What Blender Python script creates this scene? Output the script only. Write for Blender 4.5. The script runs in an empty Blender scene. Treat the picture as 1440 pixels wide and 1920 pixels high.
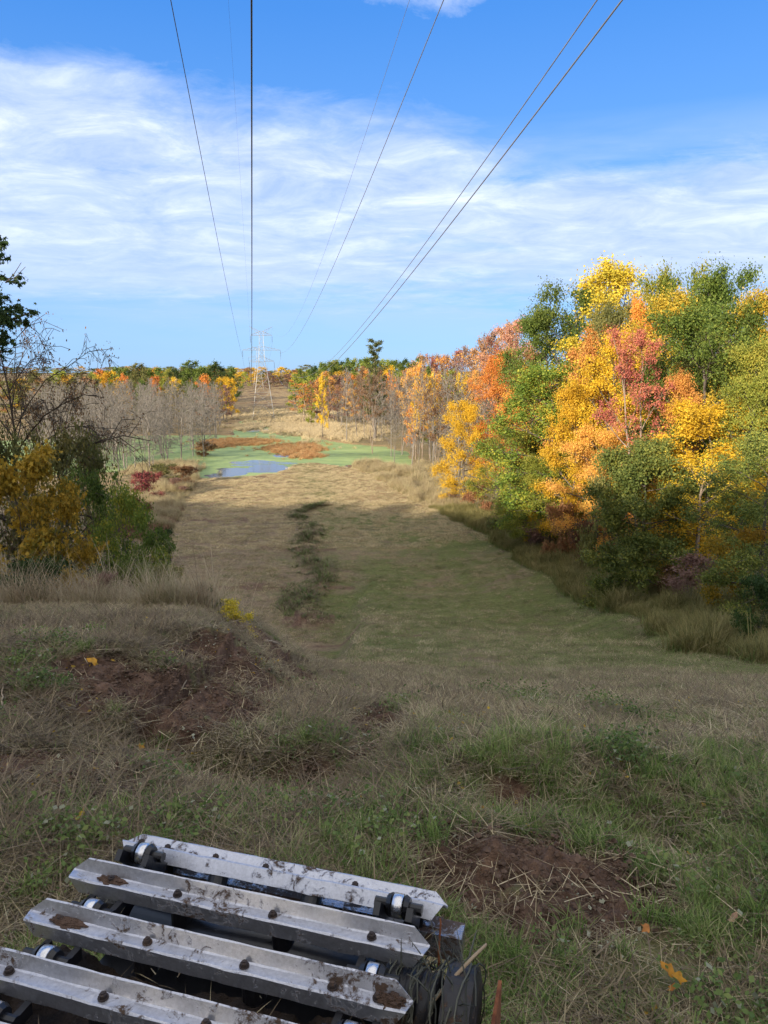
import bpy, math, random
import numpy as np
from mathutils import Vector, Matrix

# ------------------------------------------------------------------ basics
sc = bpy.context.scene
COL = sc.collection
F = 1387.0; PIT = math.radians(10.6); EYE = 3.2
CP, SP = math.cos(PIT), math.sin(PIT)
rs = np.random.RandomState(7)
random.seed(7)

def ray(px, py):
    cx = (px-720)/F; cy = (960-py)/F
    return np.array([cx, CP+cy*SP, -SP+cy*CP])
def P(px, py, z=None, depth=None):
    d = ray(px, py)
    t = (z-EYE)/d[2] if z is not None else depth/d[1]
    return np.array([0, 0, EYE])+d*t

# ------------------------------------------------------------------ noise
def _h(ix, iy, s):
    n = (ix*374761393+iy*668265263+s*982451653) & 0x7fffffff
    n = ((n ^ (n >> 13))*1274126177) & 0x7fffffff
    return ((n ^ (n >> 16)) & 0xffff)/65535.0
def vnoise(x, y, s=0):
    x = np.asarray(x, float); y = np.asarray(y, float)
    ix = np.floor(x).astype(np.int64); iy = np.floor(y).astype(np.int64)
    fx = x-ix; fy = y-iy
    fx = fx*fx*(3-2*fx); fy = fy*fy*(3-2*fy)
    a = _h(ix, iy, s); b = _h(ix+1, iy, s); c = _h(ix, iy+1, s); d = _h(ix+1, iy+1, s)
    return (a*(1-fx)+b*fx)*(1-fy)+(c*(1-fx)+d*fx)*fy
def fbm(x, y, s=0, o=4):
    v = 0; a = .5; t = 0
    for i in range(o):
        v = v+a*vnoise(x*2**i, y*2**i, s+i*17); t += a; a *= .5
    return v/t
def sstep(x, a, b):
    t = np.clip((np.asarray(x, float)-a)/(b-a), 0, 1)
    return t*t*(3-2*t)

# ------------------------------------------------------------------ terrain
WZ = -17.5
BC = np.array([(-400, 14), (-50, 8), (-22, 3.2), (-10, .6), (0, 0), (5, -.3), (8, -.8), (10, -1.57), (14, -3.1), (20, -5.35), (30, -8.8), (40, -11.6),
      (50, -13.95), (60, -15.85), (75, -17.2), (300, -17.2), (450, -17.2), (560, -16.2), (720, -12.8), (900, -7), (1300, -3), (2000, 0), (9000, -10)])
BL = np.array([(-400, 14), (-50, 8), (-22, 3.2), (-10, .6), (0, 0), (5, -.22), (8, -.5), (11, -.8), (13, -1.05), (15, -1.75), (20, -4.4), (30, -9.7), (40, -13.8),
      (50, -16.4), (60, -17.05), (75, -17.25), (300, -17.2), (450, -17.2), (560, -16.2), (720, -12.8), (900, -7), (1300, -3), (2000, 0), (9000, -10)])
def smooth_interp(y, T):
    # average a few offsets so that the knots of the profile are rounded
    y = np.asarray(y, float); w = np.clip(np.abs(y)*.08, .4, 30)
    return sum(np.interp(y+k*w, T[:, 0], T[:, 1]) for k in (-1, -.5, 0, .5, 1))/5
def VV(x, y): return x*.985+y*.17
def world_poly(pts): return np.array([P(a, b, z=WZ)[:2] for a, b in pts])
PONDS = [world_poly([(374, 898), (459, 895), (521, 888), (548, 872), (588, 867), (624, 873), (654, 878), (687, 871), (712, 872), (775, 880), (770, 850), (720, 838),
                     (661, 833), (624, 828), (569, 819), (520, 816), (507, 799), (488, 789), (451, 789), (436, 806), (437, 817), (380, 816), (180, 818), (-60, 830), (-60, 902), (200, 886), (345, 864), (368, 878)])]
def poly_sd(x, y, poly):
    x = np.asarray(x, float); y = np.asarray(y, float)
    inside = np.zeros(x.shape, bool); dist = np.full(x.shape, 1e9)
    n = len(poly)
    for i in range(n):
        x0, y0 = poly[i]; x1, y1 = poly[(i+1) % n]
        c = ((y0 > y) != (y1 > y)) & (x < (x1-x0)*(y-y0)/((y1-y0) if y1 != y0 else 1e-9)+x0)
        inside ^= c
        ex, ey = x1-x0, y1-y0; L = ex*ex+ey*ey
        t = np.clip(((x-x0)*ex+(y-y0)*ey)/L, 0, 1)
        dist = np.minimum(dist, np.hypot(x-x0-t*ex, y-y0-t*ey))
    return np.where(inside, -dist, dist)

def H0(x, y):
    x = np.asarray(x, float); y = np.asarray(y, float); v = VV(x, y)
    l = 1-sstep(x, -3.4, -.9)
    z = smooth_interp(y, BC)*(1-l)+smooth_interp(y, BL)*l
    g = np.interp(y, [0, 18, 43, 60, 85, 112, 200], [.1, .2, .32, .30, .14, .01, 0.0])
    t = np.maximum(0, v-19)
    z = z+g*16*(1-np.exp(-t/16))*np.where(t > 0, 1, 0)
    # far side plateaus behind the swamp
    far = sstep(y, 130, 230)
    z = z+far*9*sstep(v, 60, 130)+far*5*sstep(-v, 110, 170)
    # left flank beside the corridor stays a little higher
    z = z+(1-sstep(y, 60, 140))*sstep(y, 30, 55)*.22*np.clip(-v-11, 0, 40)
    return z
FEAT = []; SCARP = []
def scarp_term(x, y, pts, h, w):
    xs = pts[:, 0]; yl = np.interp(x, xs, pts[:, 1])+(vnoise(x*3.1, x*0+7)-.5)*.25+(vnoise(x*9, x*0+9)-.5)*.08
    win = sstep(x, xs[0]-.15, xs[0]+.25)*(1-sstep(x, xs[-1]-.25, xs[-1]+.15)); d = y-yl
    return h*win*np.tanh(d/w)*np.exp(-(d/.75)**2)
def H1(x, y):
    z = H0(x, y)
    for p_, h_, w_ in SCARP: z = z+scarp_term(x, y, p_, h_, w_)
    for (cx, cy, rx, ry, h) in FEAT:
        z = z+h*np.exp(-((x-cx)/rx)**2-((y-cy)/ry)**2)
    return z
def G(px, py, hf=None, tmax=1500):
    hf = hf or H1; d = ray(px, py); o = np.array([0, 0, EYE])
    t = 2.0
    while t < tmax:
        p = o+d*t
        if p[2] < hf(p[0], p[1]):
            lo, hi = t-max(.1, t*.01), t
            for _ in range(25):
                m = (lo+hi)/2; q = o+d*m
                if q[2] < hf(q[0], q[1]): hi = m
                else: lo = m
            return o+d*hi
        t += max(.1, t*.01)
    return o+d*tmax
for (px, py, rx, ry, h) in [(560, 1228, 1.5, .55, .42), (430, 1235, .8, .5, .22), (560, 1440, 1.1, .75, -.42), (300, 1370, 1.0, .45, -.33), (690, 1350, .4, .8, -.22),
                            (80, 1250, 1.6, .8, .18), (900, 1440, 1.6, .7, .16), (950, 1500, .45, .25, -.12), (980, 1620, .9, .5, .12), (1250, 1560, .8, .7, -.16), (1330, 1350, 2.5, 1.2, -.1)]:
    p = G(px, py, H0); FEAT.append((p[0], p[1], rx, ry, h*1.5))
for pl, h_, w_ in (([(205, 1362), (290, 1312), (370, 1272), (455, 1240)], .20, .07), ([(470, 1232), (545, 1235), (640, 1268), (735, 1318)], .14, .08), ([(900, 1525), (950, 1508), (1000, 1520)], .07, .05)):
    SCARP.append((np.array(sorted([tuple(G(a, b, H0)[:2]) for a, b in pl])), h_, w_))
DIRT = []
for (px, py, rx, ry, s) in [(320, 1315, .85, .28, 1), (420, 1262, .6, .3, 1), (520, 1225, .9, .45, 1), (610, 1265, .8, .35, .9), (700, 1300, .45, .45, 1), (700, 1390, .28, .55, .9),
                            (950, 1515, .26, .2, 1), (960, 1590, .5, .35, 1), (1010, 1640, .75, .4, .9), (880, 1650, .45, .4, .8), (800, 1570, .35, .35, .5), (40, 1430, .45, .35, .8),
                            (575, 1163, 1.3, .8, .9), (430, 1500, .6, .4, .6), (600, 1450, .5, .3, .6), (860, 1410, .35, .14, .9), (1300, 1300, 1.6, .3, .35), (760, 1222, 2.4, .35, .5), (200, 1500, .6, .4, .5), (60, 1330, .8, .3, .5)]:
    p = G(px, py); k_ = (1.6, 2.6) if py < 1400 and px < 720 and s > .8 else (1.1, 1.15)
    DIRT.append((p[0], p[1], rx*k_[0], ry*k_[1], s))
WR = [G(px, py) for px, py in [(588, 1168), (562, 1125), (603, 1085), (570, 1035), (582, 992), (552, 964), (604, 948)]]   # windrow of cut brush

def dirt_mask(x, y):
    m = np.zeros(np.shape(x)); nz = fbm(x*2.3, y*2.3, 5, 4)-.5; n2 = fbm(x*9, y*9, 8, 3)-.5
    for cx, cy, rx, ry, s in DIRT:
        d = ((x-cx)/rx)**2+((y-cy)/ry)**2
        m = np.maximum(m, s*sstep(1.35-d+nz*2.2+n2*1.2, 0, .6))
    return m
def wind_mask(x, y):
    d = np.full(np.shape(x), 1e9)
    for a, b in zip(WR[:-1], WR[1:]):
        ex, ey = b[0]-a[0], b[1]-a[1]; L = ex*ex+ey*ey
        t = np.clip(((x-a[0])*ex+(y-a[1])*ey)/L, 0, 1)
        d = np.minimum(d, np.hypot(x-a[0]-t*ex, y-a[1]-t*ey))
    return 1-sstep(d+(fbm(x*.9, y*.9, 31)-.5)*2.6, .5, 1.9)
def pond_sd(x, y):
    return poly_sd(x, y, PONDS[0])
def H(x, y, micro=True):
    x = np.asarray(x, float); y = np.asarray(y, float)
    z = H1(x, y)
    r = np.hypot(x, y)
    big = sstep(r, 3, 25)*(1-sstep(r, 60, 140)*.8)
    z = z+(fbm(x*.12, y*.12, 3)-.5)*.7*big+(fbm(x*.5, y*.5, 4)-.5)*.22
    if micro:
        dm = dirt_mask(x, y)*(r < 30)
        z = z+dm*((fbm(x*5, y*5, 11, 4)-.5)*.26-.05)+(fbm(x*3, y*3, 12, 3)-.5)*.07*(r < 40)
    z = z+wind_mask(x, y)*.35*(.6+fbm(x*1.7, y*1.7, 6))*((y > 40) & (y < 140))
    sel = (y > 120) & (y < 420)
    if np.any(sel):
        sd = np.where(sel, 1e3, 1e3)
        sd[sel] = pond_sd(x[sel], y[sel]) if np.ndim(x) else pond_sd(x, y)
        sd = sd+(fbm(x*.35, y*.35, 9)-.5)*3.0
        z = np.where(sel, np.where(sd < 4, np.minimum(z, WZ+.22+0*z) *sstep(-sd, -4, 1)+z*(1-sstep(-sd, -4, 1)), z), z)
        z = z-1.0*sstep(-sd, -.6, 2.0)*sel
    return z
def Hs(x, y): return float(H(np.array([float(x)]), np.array([float(y)]))[0])

# ------------------------------------------------------------------ mesh helpers
def fast_mesh(name, V, faces_k, k, mats=(), midx=None, smooth=False):
    me = bpy.data.meshes.new(name)
    V = np.ascontiguousarray(V, np.float32); Fi = np.ascontiguousarray(faces_k, np.int32).reshape(-1)
    n = len(Fi)//k
    me.vertices.add(len(V)); me.vertices.foreach_set('co', V.reshape(-1))
    me.loops.add(len(Fi)); me.loops.foreach_set('vertex_index', Fi)
    me.polygons.add(n); me.polygons.foreach_set('loop_start', np.arange(0, len(Fi), k, dtype=np.int32))
    me.polygons.foreach_set('loop_total', np.full(n, k, np.int32))
    if midx is not None: me.polygons.foreach_set('material_index', np.ascontiguousarray(midx, np.int32))
    if smooth: me.polygons.foreach_set('use_smooth', np.ones(n, bool))
    for m in mats: me.materials.append(m)
    me.update(calc_edges=True); me.validate()
    return me
def link(name, me, parent=None, loc=None):
    o = bpy.data.objects.new(name, me); COL.objects.link(o)
    if parent: o.parent = parent
    if loc is not None: o.location = loc
    return o
def tag(o, label=None, cat=None, group=None, kind=None):
    if label: o['label'] = label
    if cat: o['category'] = cat
    if group: o['group'] = group
    if kind: o['kind'] = kind
    return o
class MB:
    """collects vertices and faces of one mesh"""
    def __init__(s): s.v = []; s.f = []; s.mi = []; s.cur = 0
    def tube(s, pts, rad, sides=6, cap=True):
        pts = [Vector(p) for p in pts]; n = len(pts); base = len(s.v)
        up = Vector((.3, .2, 1)).normalized()
        for i, p in enumerate(pts):
            d = (pts[min(i+1, n-1)]-pts[max(i-1, 0)])
            d = d.normalized() if d.length > 1e-9 else Vector((0, 0, 1))
            u = d.cross(up)
            if u.length < 1e-3: u = d.cross(Vector((1, 0, 0)))
            u.normalize(); w = d.cross(u)
            r = rad[i] if hasattr(rad, '__len__') else rad
            for k in range(sides):
                a = 2*math.pi*k/sides
                s.v.append(tuple(p+u*(math.cos(a)*r)+w*(math.sin(a)*r)))
        for i in range(n-1):
            for k in range(sides):
                k2 = (k+1) % sides
                s.f.append((base+i*sides+k, base+i*sides+k2, base+(i+1)*sides+k2, base+(i+1)*sides+k)); s.mi.append(s.cur)
        if cap and sides > 3:
            s.f.append(tuple(base+k for k in range(sides))[::-1]); s.mi.append(s.cur)
            s.f.append(tuple(base+(n-1)*sides+k for k in range(sides))); s.mi.append(s.cur)
    def box(s, c, hx, hy, hz, ax=None):
        c = Vector(c); ax = ax or (Vector((1, 0, 0)), Vector((0, 1, 0)), Vector((0, 0, 1)))
        b = len(s.v)
        for i in (-1, 1):
            for j in (-1, 1):
                for k in (-1, 1): s.v.append(tuple(c+ax[0]*hx*i+ax[1]*hy*j+ax[2]*hz*k))
        for q in ((0, 1, 3, 2), (4, 6, 7, 5), (0, 4, 5, 1), (2, 3, 7, 6), (0, 2, 6, 4), (1, 5, 7, 3)):
            s.f.append(tuple(b+i for i in q)); s.mi.append(s.cur)
    def bar(s, p, q, w): s.tube([p, q], w*.7, 4)
    def mesh(s, name, mats, smooth=False):
        me = bpy.data.meshes.new(name); me.from_pydata(s.v, [], s.f)
        for m in mats: me.materials.append(m)
        me.polygons.foreach_set('material_index', np.array(s.mi, np.int32))
        if smooth: me.polygons.foreach_set('use_smooth', np.ones(len(s.f), bool))
        me.update(); return me

# ------------------------------------------------------------------ materials
def new_mat(name):
    m = bpy.data.materials.new(name); m.use_nodes = True; nt = m.node_tree; nt.nodes.clear()
    out = nt.nodes.new('ShaderNodeOutputMaterial'); return m, nt, out
def N(nt, t, **k):
    n = nt.nodes.new('ShaderNode'+t)
    for a, b in k.items(): setattr(n, a, b)
    return n
def ramp(nt, stops, fac, interp='LINEAR'):
    r = N(nt, 'ValToRGB'); cr = r.color_ramp; cr.interpolation = interp
    while len(cr.elements) < len(stops): cr.elements.new(.5)
    for e, (p, c) in zip(cr.elements, stops):
        e.position = p; e.color = (*c, 1) if len(c) == 3 else c
    nt.links.new(fac, r.inputs[0]); return r.outputs[0]
def noise(nt, scale, detail=4, vec=None, rough=.55, dist=0):
    n = N(nt, 'TexNoise'); n.inputs['Scale'].default_value = scale; n.inputs['Detail'].default_value = detail
    n.inputs['Roughness'].default_value = rough; n.inputs['Distortion'].default_value = dist
    if vec is not None: nt.links.new(vec, n.inputs['Vector'])
    return n.outputs['Fac']
def mix(nt, fac, a, b, mode='MIX'):
    m = N(nt, 'Mix', data_type='RGBA', blend_type=mode)
    for s, v in ((m.inputs[0], fac), (m.inputs[6], a), (m.inputs[7], b)):
        if isinstance(v, (int, float)): s.default_value = v
        elif isinstance(v, tuple): s.default_value = (*v, 1) if len(v) == 3 else v
        else: nt.links.new(v, s)
    return m.outputs[2]
def mth(nt, op, a, b=0.0, clamp=False):
    m = N(nt, 'Math', operation=op, use_clamp=clamp)
    for s, v in ((m.inputs[0], a), (m.inputs[1], b)):
        if isinstance(v, (int, float)): s.default_value = v
        else: nt.links.new(v, s)
    return m.outputs[0]
def wpos(nt): return N(nt, 'NewGeometry').outputs['Position']

def leaf_mat(name, cols, trans=.35, clump=.35, rough=.6):
    """leaves: each leaf its own shade between the given colours, drifting through the crown"""
    m, nt, out = new_mat(name)
    g = N(nt, 'NewGeometry'); oi = N(nt, 'ObjectInfo')
    v = N(nt, 'VectorMath', operation='ADD'); nt.links.new(g.outputs['Position'], v.inputs[0]); nt.links.new(oi.outputs['Location'], v.inputs[1])
    nz = noise(nt, clump, 2, v.outputs[0])
    f = mth(nt, 'ADD', mth(nt, 'MULTIPLY', g.outputs['Random Per Island'], .55), mth(nt, 'MULTIPLY', nz, 1.1))
    f = mth(nt, 'SUBTRACT', f, .35, True)
    n = len(cols)
    c = ramp(nt, [(i/(n-1), cc) for i, cc in enumerate(cols)], f)
    hsv = N(nt, 'HueSaturation'); nt.links.new(c, hsv.inputs['Color'])
    nt.links.new(mth(nt, 'ADD', mth(nt, 'MULTIPLY', oi.outputs['Random'], .35), .82), hsv.inputs['Value'])
    nt.links.new(mth(nt, 'ADD', mth(nt, 'MULTIPLY', oi.outputs['Random'], .02), .49), hsv.inputs['Hue'])
    c = hsv.outputs[0]
    b = N(nt, 'BsdfPrincipled'); b.inputs['Roughness'].default_value = rough; b.inputs['Specular IOR Level'].default_value = .25
    nt.links.new(c, b.inputs['Base Color'])
    t = N(nt, 'BsdfTranslucent'); nt.links.new(c, t.inputs['Color'])
    s = N(nt, 'MixShader'); s.inputs[0].default_value = trans
    nt.links.new(b.outputs[0], s.inputs[1]); nt.links.new(t.outputs[0], s.inputs[2]); nt.links.new(s.outputs[0], out.inputs[0])
    return m
def plain_mat(name, c1, c2, scale=3, rough=.85, metal=0, bump=.0, island=False, spec=.3):
    m, nt, out = new_mat(name)
    b = N(nt, 'BsdfPrincipled'); b.inputs['Roughness'].default_value = rough; b.inputs['Metallic'].default_value = metal
    b.inputs['Specular IOR Level'].default_value = spec
    f = N(nt, 'NewGeometry').outputs['Random Per Island'] if island else noise(nt, scale, 5, N(nt, 'TexCoord').outputs['Object'])
    nt.links.new(ramp(nt, [(.3 if not island else 0, c1), (.7 if not island else 1, c2)], f), b.inputs['Base Color'])
    if bump:
        bp = N(nt, 'Bump'); bp.inputs['Strength'].default_value = bump; bp.inputs['Distance'].default_value = .02
        nt.links.new(noise(nt, scale*4, 6, N(nt, 'TexCoord').outputs['Object']), bp.inputs['Height']); nt.links.new(bp.outputs[0], b.inputs['Normal'])
    nt.links.new(b.outputs[0], out.inputs[0]); return m
def blade_mat(name, cols, trans=.3):
    """grass and straw: colour varies from blade to blade, tuft to tuft and in patches on the ground"""
    m, nt, out = new_mat(name); g = N(nt, 'NewGeometry'); oi = N(nt, 'ObjectInfo')
    nz = noise(nt, .8, 3, g.outputs['Position'])
    f = mth(nt, 'ADD', mth(nt, 'MULTIPLY', g.outputs['Random Per Island'], .5), mth(nt, 'MULTIPLY', oi.outputs['Random'], .35))
    f = mth(nt, 'ADD', f, mth(nt, 'MULTIPLY', mth(nt, 'SUBTRACT', nz, .5), .9)); f = mth(nt, 'ADD', f, .08, True)
    n = len(cols); c = ramp(nt, [(i/(n-1), cc) for i, cc in enumerate(cols)], f)
    b = N(nt, 'BsdfPrincipled'); b.inputs['Roughness'].default_value = .7; b.inputs['Specular IOR Level'].default_value = .2
    t = N(nt, 'BsdfTranslucent'); nt.links.new(c, b.inputs['Base Color']); nt.links.new(c, t.inputs['Color'])
    s = N(nt, 'MixShader'); s.inputs[0].default_value = trans
    nt.links.new(b.outputs[0], s.inputs[1]); nt.links.new(t.outputs[0], s.inputs[2]); nt.links.new(s.outputs[0], out.inputs[0]); return m

LM = {
 'yellow': leaf_mat('yellow_leaves', [(.30, .26, .03), (.68, .49, .05), (.84, .63, .09)]),
 'gold': leaf_mat('gold_leaves', [(.32, .21, .02), (.72, .44, .03), (.84, .59, .06)]),
 'orange': leaf_mat('orange_leaves', [(.42, .15, .03), (.72, .27, .06), (.78, .44, .07)]),
 'peach': leaf_mat('peach_leaves', [(.50, .21, .06), (.76, .38, .09), (.80, .54, .10)]),
 'red': leaf_mat('red_leaves', [(.26, .09, .05), (.44, .14, .09), (.56, .26, .12)]),
 'crimson': leaf_mat('crimson_leaves', [(.26, .06, .055), (.46, .12, .10), (.62, .30, .11)]),
 'pink': leaf_mat('pink_leaves', [(.36, .16, .11), (.52, .24, .17), (.60, .36, .2)]),
 'green': leaf_mat('green_leaves', [(.05, .09, .016), (.12, .175, .03), (.28, .31, .05)]),
 'greengold': leaf_mat('green_gold_leaves', [(.07, .13, .02), (.18, .235, .035), (.54, .42, .05)]),
 'lime': leaf_mat('lime_leaves', [(.13, .18, .03), (.29, .32, .05), (.52, .44, .07)]),
 'olive': leaf_mat('olive_leaves', [(.08, .095, .03), (.17, .17, .05), (.32, .27, .08)]),
 'dark': leaf_mat('dark_green_leaves', [(.025, .05, .015), (.05, .085, .022), (.11, .145, .03)]),
 'rust': leaf_mat('rust_leaves', [(.20, .10, .05), (.36, .18, .08), (.46, .28, .12)]),
 'brown': leaf_mat('brown_leaves', [(.12, .06, .03), (.20, .11, .05), (.30, .18, .08)]),
 'mauve': leaf_mat('mauve_leaves', [(.18, .10, .08), (.27, .16, .12), (.36, .24, .15)]),
 'pine': leaf_mat('pine_needles', [(.05, .07, .025), (.11, .13, .04), (.21, .20, .07)]),
 'shadegreen': leaf_mat('deep_green_leaves', [(.07, .115, .028), (.16, .20, .045), (.46, .42, .07)]),
 'maroon': leaf_mat('maroon_leaves', [(.10, .025, .03), (.2, .045, .055), (.28, .10, .07)]),
 'shadegold': leaf_mat('amber_leaves', [(.12, .14, .025), (.46, .29, .03), (.66, .45, .05)]),
}
BARK = plain_mat('bark', (.07, .055, .045), (.17, .145, .12), 2.5, .9, bump=.6)
DARKBARK = plain_mat('dark_bark', (.045, .033, .025), (.11, .085, .06), 2.5, .9)
GREYBARK = plain_mat('grey_bark', (.13, .115, .095), (.27, .24, .205), 1.2, .9, bump=.4)
TANBARK = plain_mat('tan_bark', (.15, .11, .08), (.32, .25, .19), 1.0, .9)

# ------------------------------------------------------------------ trees
def jitter(v, a, r): return Vector((v.x+r.uniform(-a, a), v.y+r.uniform(-a, a), v.z+r.uniform(-a, a)))
def skeleton(r, Ht, spread, lo, nl, subs=6, rise=.55, droop=0., wob=.03, r0=None, shape='round', multi=1, tips3=0):
    """branch paths [(points, radii)] and the points where leaf sprays sit"""
    paths = []; tips = []
    r0 = r0 or Ht*.016
    for mt in range(multi):
        ang = r.uniform(0, 6.28); lean = (0 if multi == 1 else r.uniform(.08, .22))*Ht
        tp = []
        for i in range(9):
            t = i/8
            tp.append(Vector((math.cos(ang)*lean*t**1.3+r.uniform(-wob, wob)*Ht*.5*t, math.sin(ang)*lean*t**1.3+r.uniform(-wob, wob)*Ht*.5*t, Ht*.94*t)))
        tr = [r0*(1-.9*i/8)/(multi**.5) for i in range(9)]
        paths.append((tp, tr)); tips.append((tp[-1], 1)); tips.append((tp[-2], .8))
        for k in range(nl//multi):
            f = (k+.5)/(nl//multi); t = lo+(.93-lo)*f
            idx = t*8; i0 = int(idx); st = tp[i0].lerp(tp[min(i0+1, 8)], idx-i0)
            if shape == 'round': prof = math.sqrt(max(.05, 1-((f-.38)/.66)**2))
            elif shape == 'cone': prof = 1.05-.85*f
            else: prof = .45+.75*f if f < .75 else 1.1-.9*(f-.75)
            L = spread*prof*r.uniform(.75, 1.12)
            az = k*2.4+r.uniform(-.5, .5); el = rise+(f-.4)*.9+r.uniform(-.2, .2)
            d = Vector((math.cos(az)*math.cos(el), math.sin(az)*math.cos(el), math.sin(el)))
            pts = [st]; p = st
            for q in range(5):
                dd = (d+Vector((0, 0, -droop*q*.35))+Vector((r.uniform(-.16, .16), r.uniform(-.16, .16), r.uniform(-.12, .12)))).normalized()
                p = p+dd*(L/5); pts.append(p)
            rb = max(.012, tr[min(i0, 8)]*.5)
            paths.append((pts, [rb*(1-.15*q-.02) for q in range(6)])); tips.append((pts[-1], 1))
            for s in range(subs):
                fs = .3+.65*(s+.5)/subs; ii = fs*5; i1 = int(ii); sp = pts[i1].lerp(pts[min(i1+1, 5)], ii-i1)
                sd = (d*.6+Vector((r.uniform(-1, 1), r.uniform(-1, 1), r.uniform(-.5, .9)-droop*.8))).normalized()
                sl = L*r.uniform(.22, .42)*(1.2-fs*.5)
                mid = jitter(sp+sd*sl*.5, sl*.08, r); e = sp+sd*sl+Vector((0, 0, -droop*sl*.4))
                paths.append(([sp, mid, e], [rb*.4, rb*.28, rb*.14])); tips.append((e, .85)); 
                if s % 2: tips.append((mid, .6))
                for u in range(tips3):
                    q = sp.lerp(e, r.uniform(.3, 1)); e2 = q+Vector((r.uniform(-1, 1), r.uniform(-1, 1), r.uniform(-.7, .9)-droop)).normalized()*sl*r.uniform(.3, .6)
                    paths.append(([q, q.lerp(e2, .5)+Vector((0, 0, sl*.03)), e2], [rb*.2, rb*.14, rb*.08])); tips.append((e2, .5))
    return paths, tips
def wood_mesh(name, paths, mat, sides=5, minr=.0, cut=0):
    mb = MB()
    for i, (p, rr) in enumerate(paths):
        rr = [max(minr, x) for x in rr]
        mb.tube(p, rr, sides if i == 0 or rr[0] > .05 else 3, cap=False)
    me = mb.mesh(name, [mat], True); return me
def leaf_cloud(rng, centers, rad, n_per, size, up=.35, flat=.75, star=False, axis_center=None):
    """leaf faces round the given points"""
    C = np.array([list(c[0]) for c in centers]); W = np.array([c[1] for c in centers])
    cnt = np.maximum(1, (n_per*W**1.5)).astype(int)
    idx = np.repeat(np.arange(len(C)), cnt); n = len(idx)
    d = rng.normal(size=(n, 3)); d /= np.linalg.norm(d, axis=1)[:, None]
    rr = rad*(W[idx]**.5)*np.clip(np.abs(rng.normal(0, .55, n))+.12, 0, 1.3)
    pos = C[idx]+d*rr[:, None]*np.array([1, 1, flat])
    nrm = d*.6+rng.normal(size=(n, 3))*.7+np.array([0, 0, up]); nrm /= np.linalg.norm(nrm, axis=1)[:, None]
    t = np.cross(nrm, rng.normal(size=(n, 3))); t /= np.linalg.norm(t, axis=1)[:, None]
    b = np.cross(nrm, t); s = size*rng.uniform(.6, 1.3, n)[:, None]
    if not star:
        V = np.stack([pos-t*s*.5, pos+b*s*.36-nrm*s*.05, pos+t*s*.5, pos-b*s*.36-nrm*s*.05], 1).reshape(-1, 3)
        return V, np.arange(n*4).reshape(-1, 4), 4
    # five-lobed leaf as one ten-cornered face fan
    k = 10; A = np.linspace(0, 2*np.pi, k, endpoint=False); R = np.where(np.arange(k) % 2 == 0, 1, .52); R[5] = .25
    V = np.stack([pos+(t*math.cos(a)+b*math.sin(a))*s*.55*r-nrm*s*.12*r*r for a, r in zip(A, R)], 1).reshape(-1, 3)
    return V, np.arange(n*k).reshape(-1, k), k

class Proto: pass
PROTOS = {}
def proto(key, seed, Ht=16, spread=5, lo=.25, nl=16, subs=8, rise=.5, droop=0, leaf=.15, n_per=180, rad=1.1, shape='round', star=False, bark=BARK, multi=1, tips3=0, minr=.0, leafmul=1, sparse=1.0, up=.35, flat=.75, r0=None):
    r = random.Random(seed); rng = np.random.RandomState(seed)
    paths, tips = skeleton(r, Ht, spread, lo, nl, subs, rise, droop, shape=shape, multi=multi, tips3=tips3, r0=r0)
    p = Proto(); p.wood = wood_mesh('trunk', paths, bark, 6, minr)
    if sparse < 1: tips = [t for t in tips if r.random() < sparse]
    if n_per > 0:
        V, Fc, k = leaf_cloud(rng, tips, rad, n_per, leaf, up, flat, star)
        p.crown = fast_mesh('crown', V, Fc, k, [LM['green']])
        A = V
    else:
        p.crown = None; A = np.array([v.co[:] for v in p.wood.vertices])
    p.h = float(np.percentile(A[:, 2], 99.7)); p.w = float(np.percentile(np.abs(A[:, :2]).max(1), 97)*2)
    PROTOS[key] = p; return p
proto('r1', 1, 16, 5.0, .15, 22, 8, up=.5); proto('r2', 2, 16, 5.5, .18, 20, 9, rise=.35); proto('r3', 3, 17, 4.8, .15, 24, 8, rise=.6)
proto('r4', 4, 15, 5.2, .08, 24, 9, rise=.25, droop=.1)
proto('t1', 5, 18, 4.8, .18, 22, 6, rise=.7, rad=1.1); proto('t2', 6, 18, 5.0, .2, 20, 6, rise=.6, rad=1.05)
proto('c1', 7, 12, 4.6, .06, 34, 9, rise=.15, rad=1.0, n_per=170, leaf=.18)
proto('s1', 8, 18, 4.2, .3, 18, 7, rise=.8, n_per=60, rad=.8, bark=TANBARK, tips3=2, multi=2)       # thin, half bare crown
proto('s2', 9, 18, 4.0, .42, 16, 6, rise=.7, n_per=22, rad=.9, bark=TANBARK, tips3=2)
# small far-off trees
for i in range(5): proto('f%d' % i, 20+i, 15, 4.6+.3*(i % 3), .15, 14, 5, leaf=.36, n_per=46, rad=1.15, rise=.3+.12*i)
for i in range(4): proto('g%d' % i, 40+i, 17, 3.6+.4*i, .3, 14, 5, leaf=.28, n_per=9+4*i, rad=1.0, rise=.7, bark=TANBARK, minr=.028, tips3=2, r0=.12)
# shrubs
proto('b1', 30, 3.2, 1.7, .08, 14, 5, rise=.5, leaf=.16, n_per=60, rad=.5, multi=3, r0=.03); proto('b2', 31, 2.6, 1.9, .08, 15, 5, rise=.4, leaf=.14, n_per=70, rad=.5, multi=3, r0=.03)
proto('b3', 32, 3.5, 1.6, .1, 12, 5, rise=.7, leaf=.13, n_per=34, rad=.55, multi=4, r0=.025)
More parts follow.
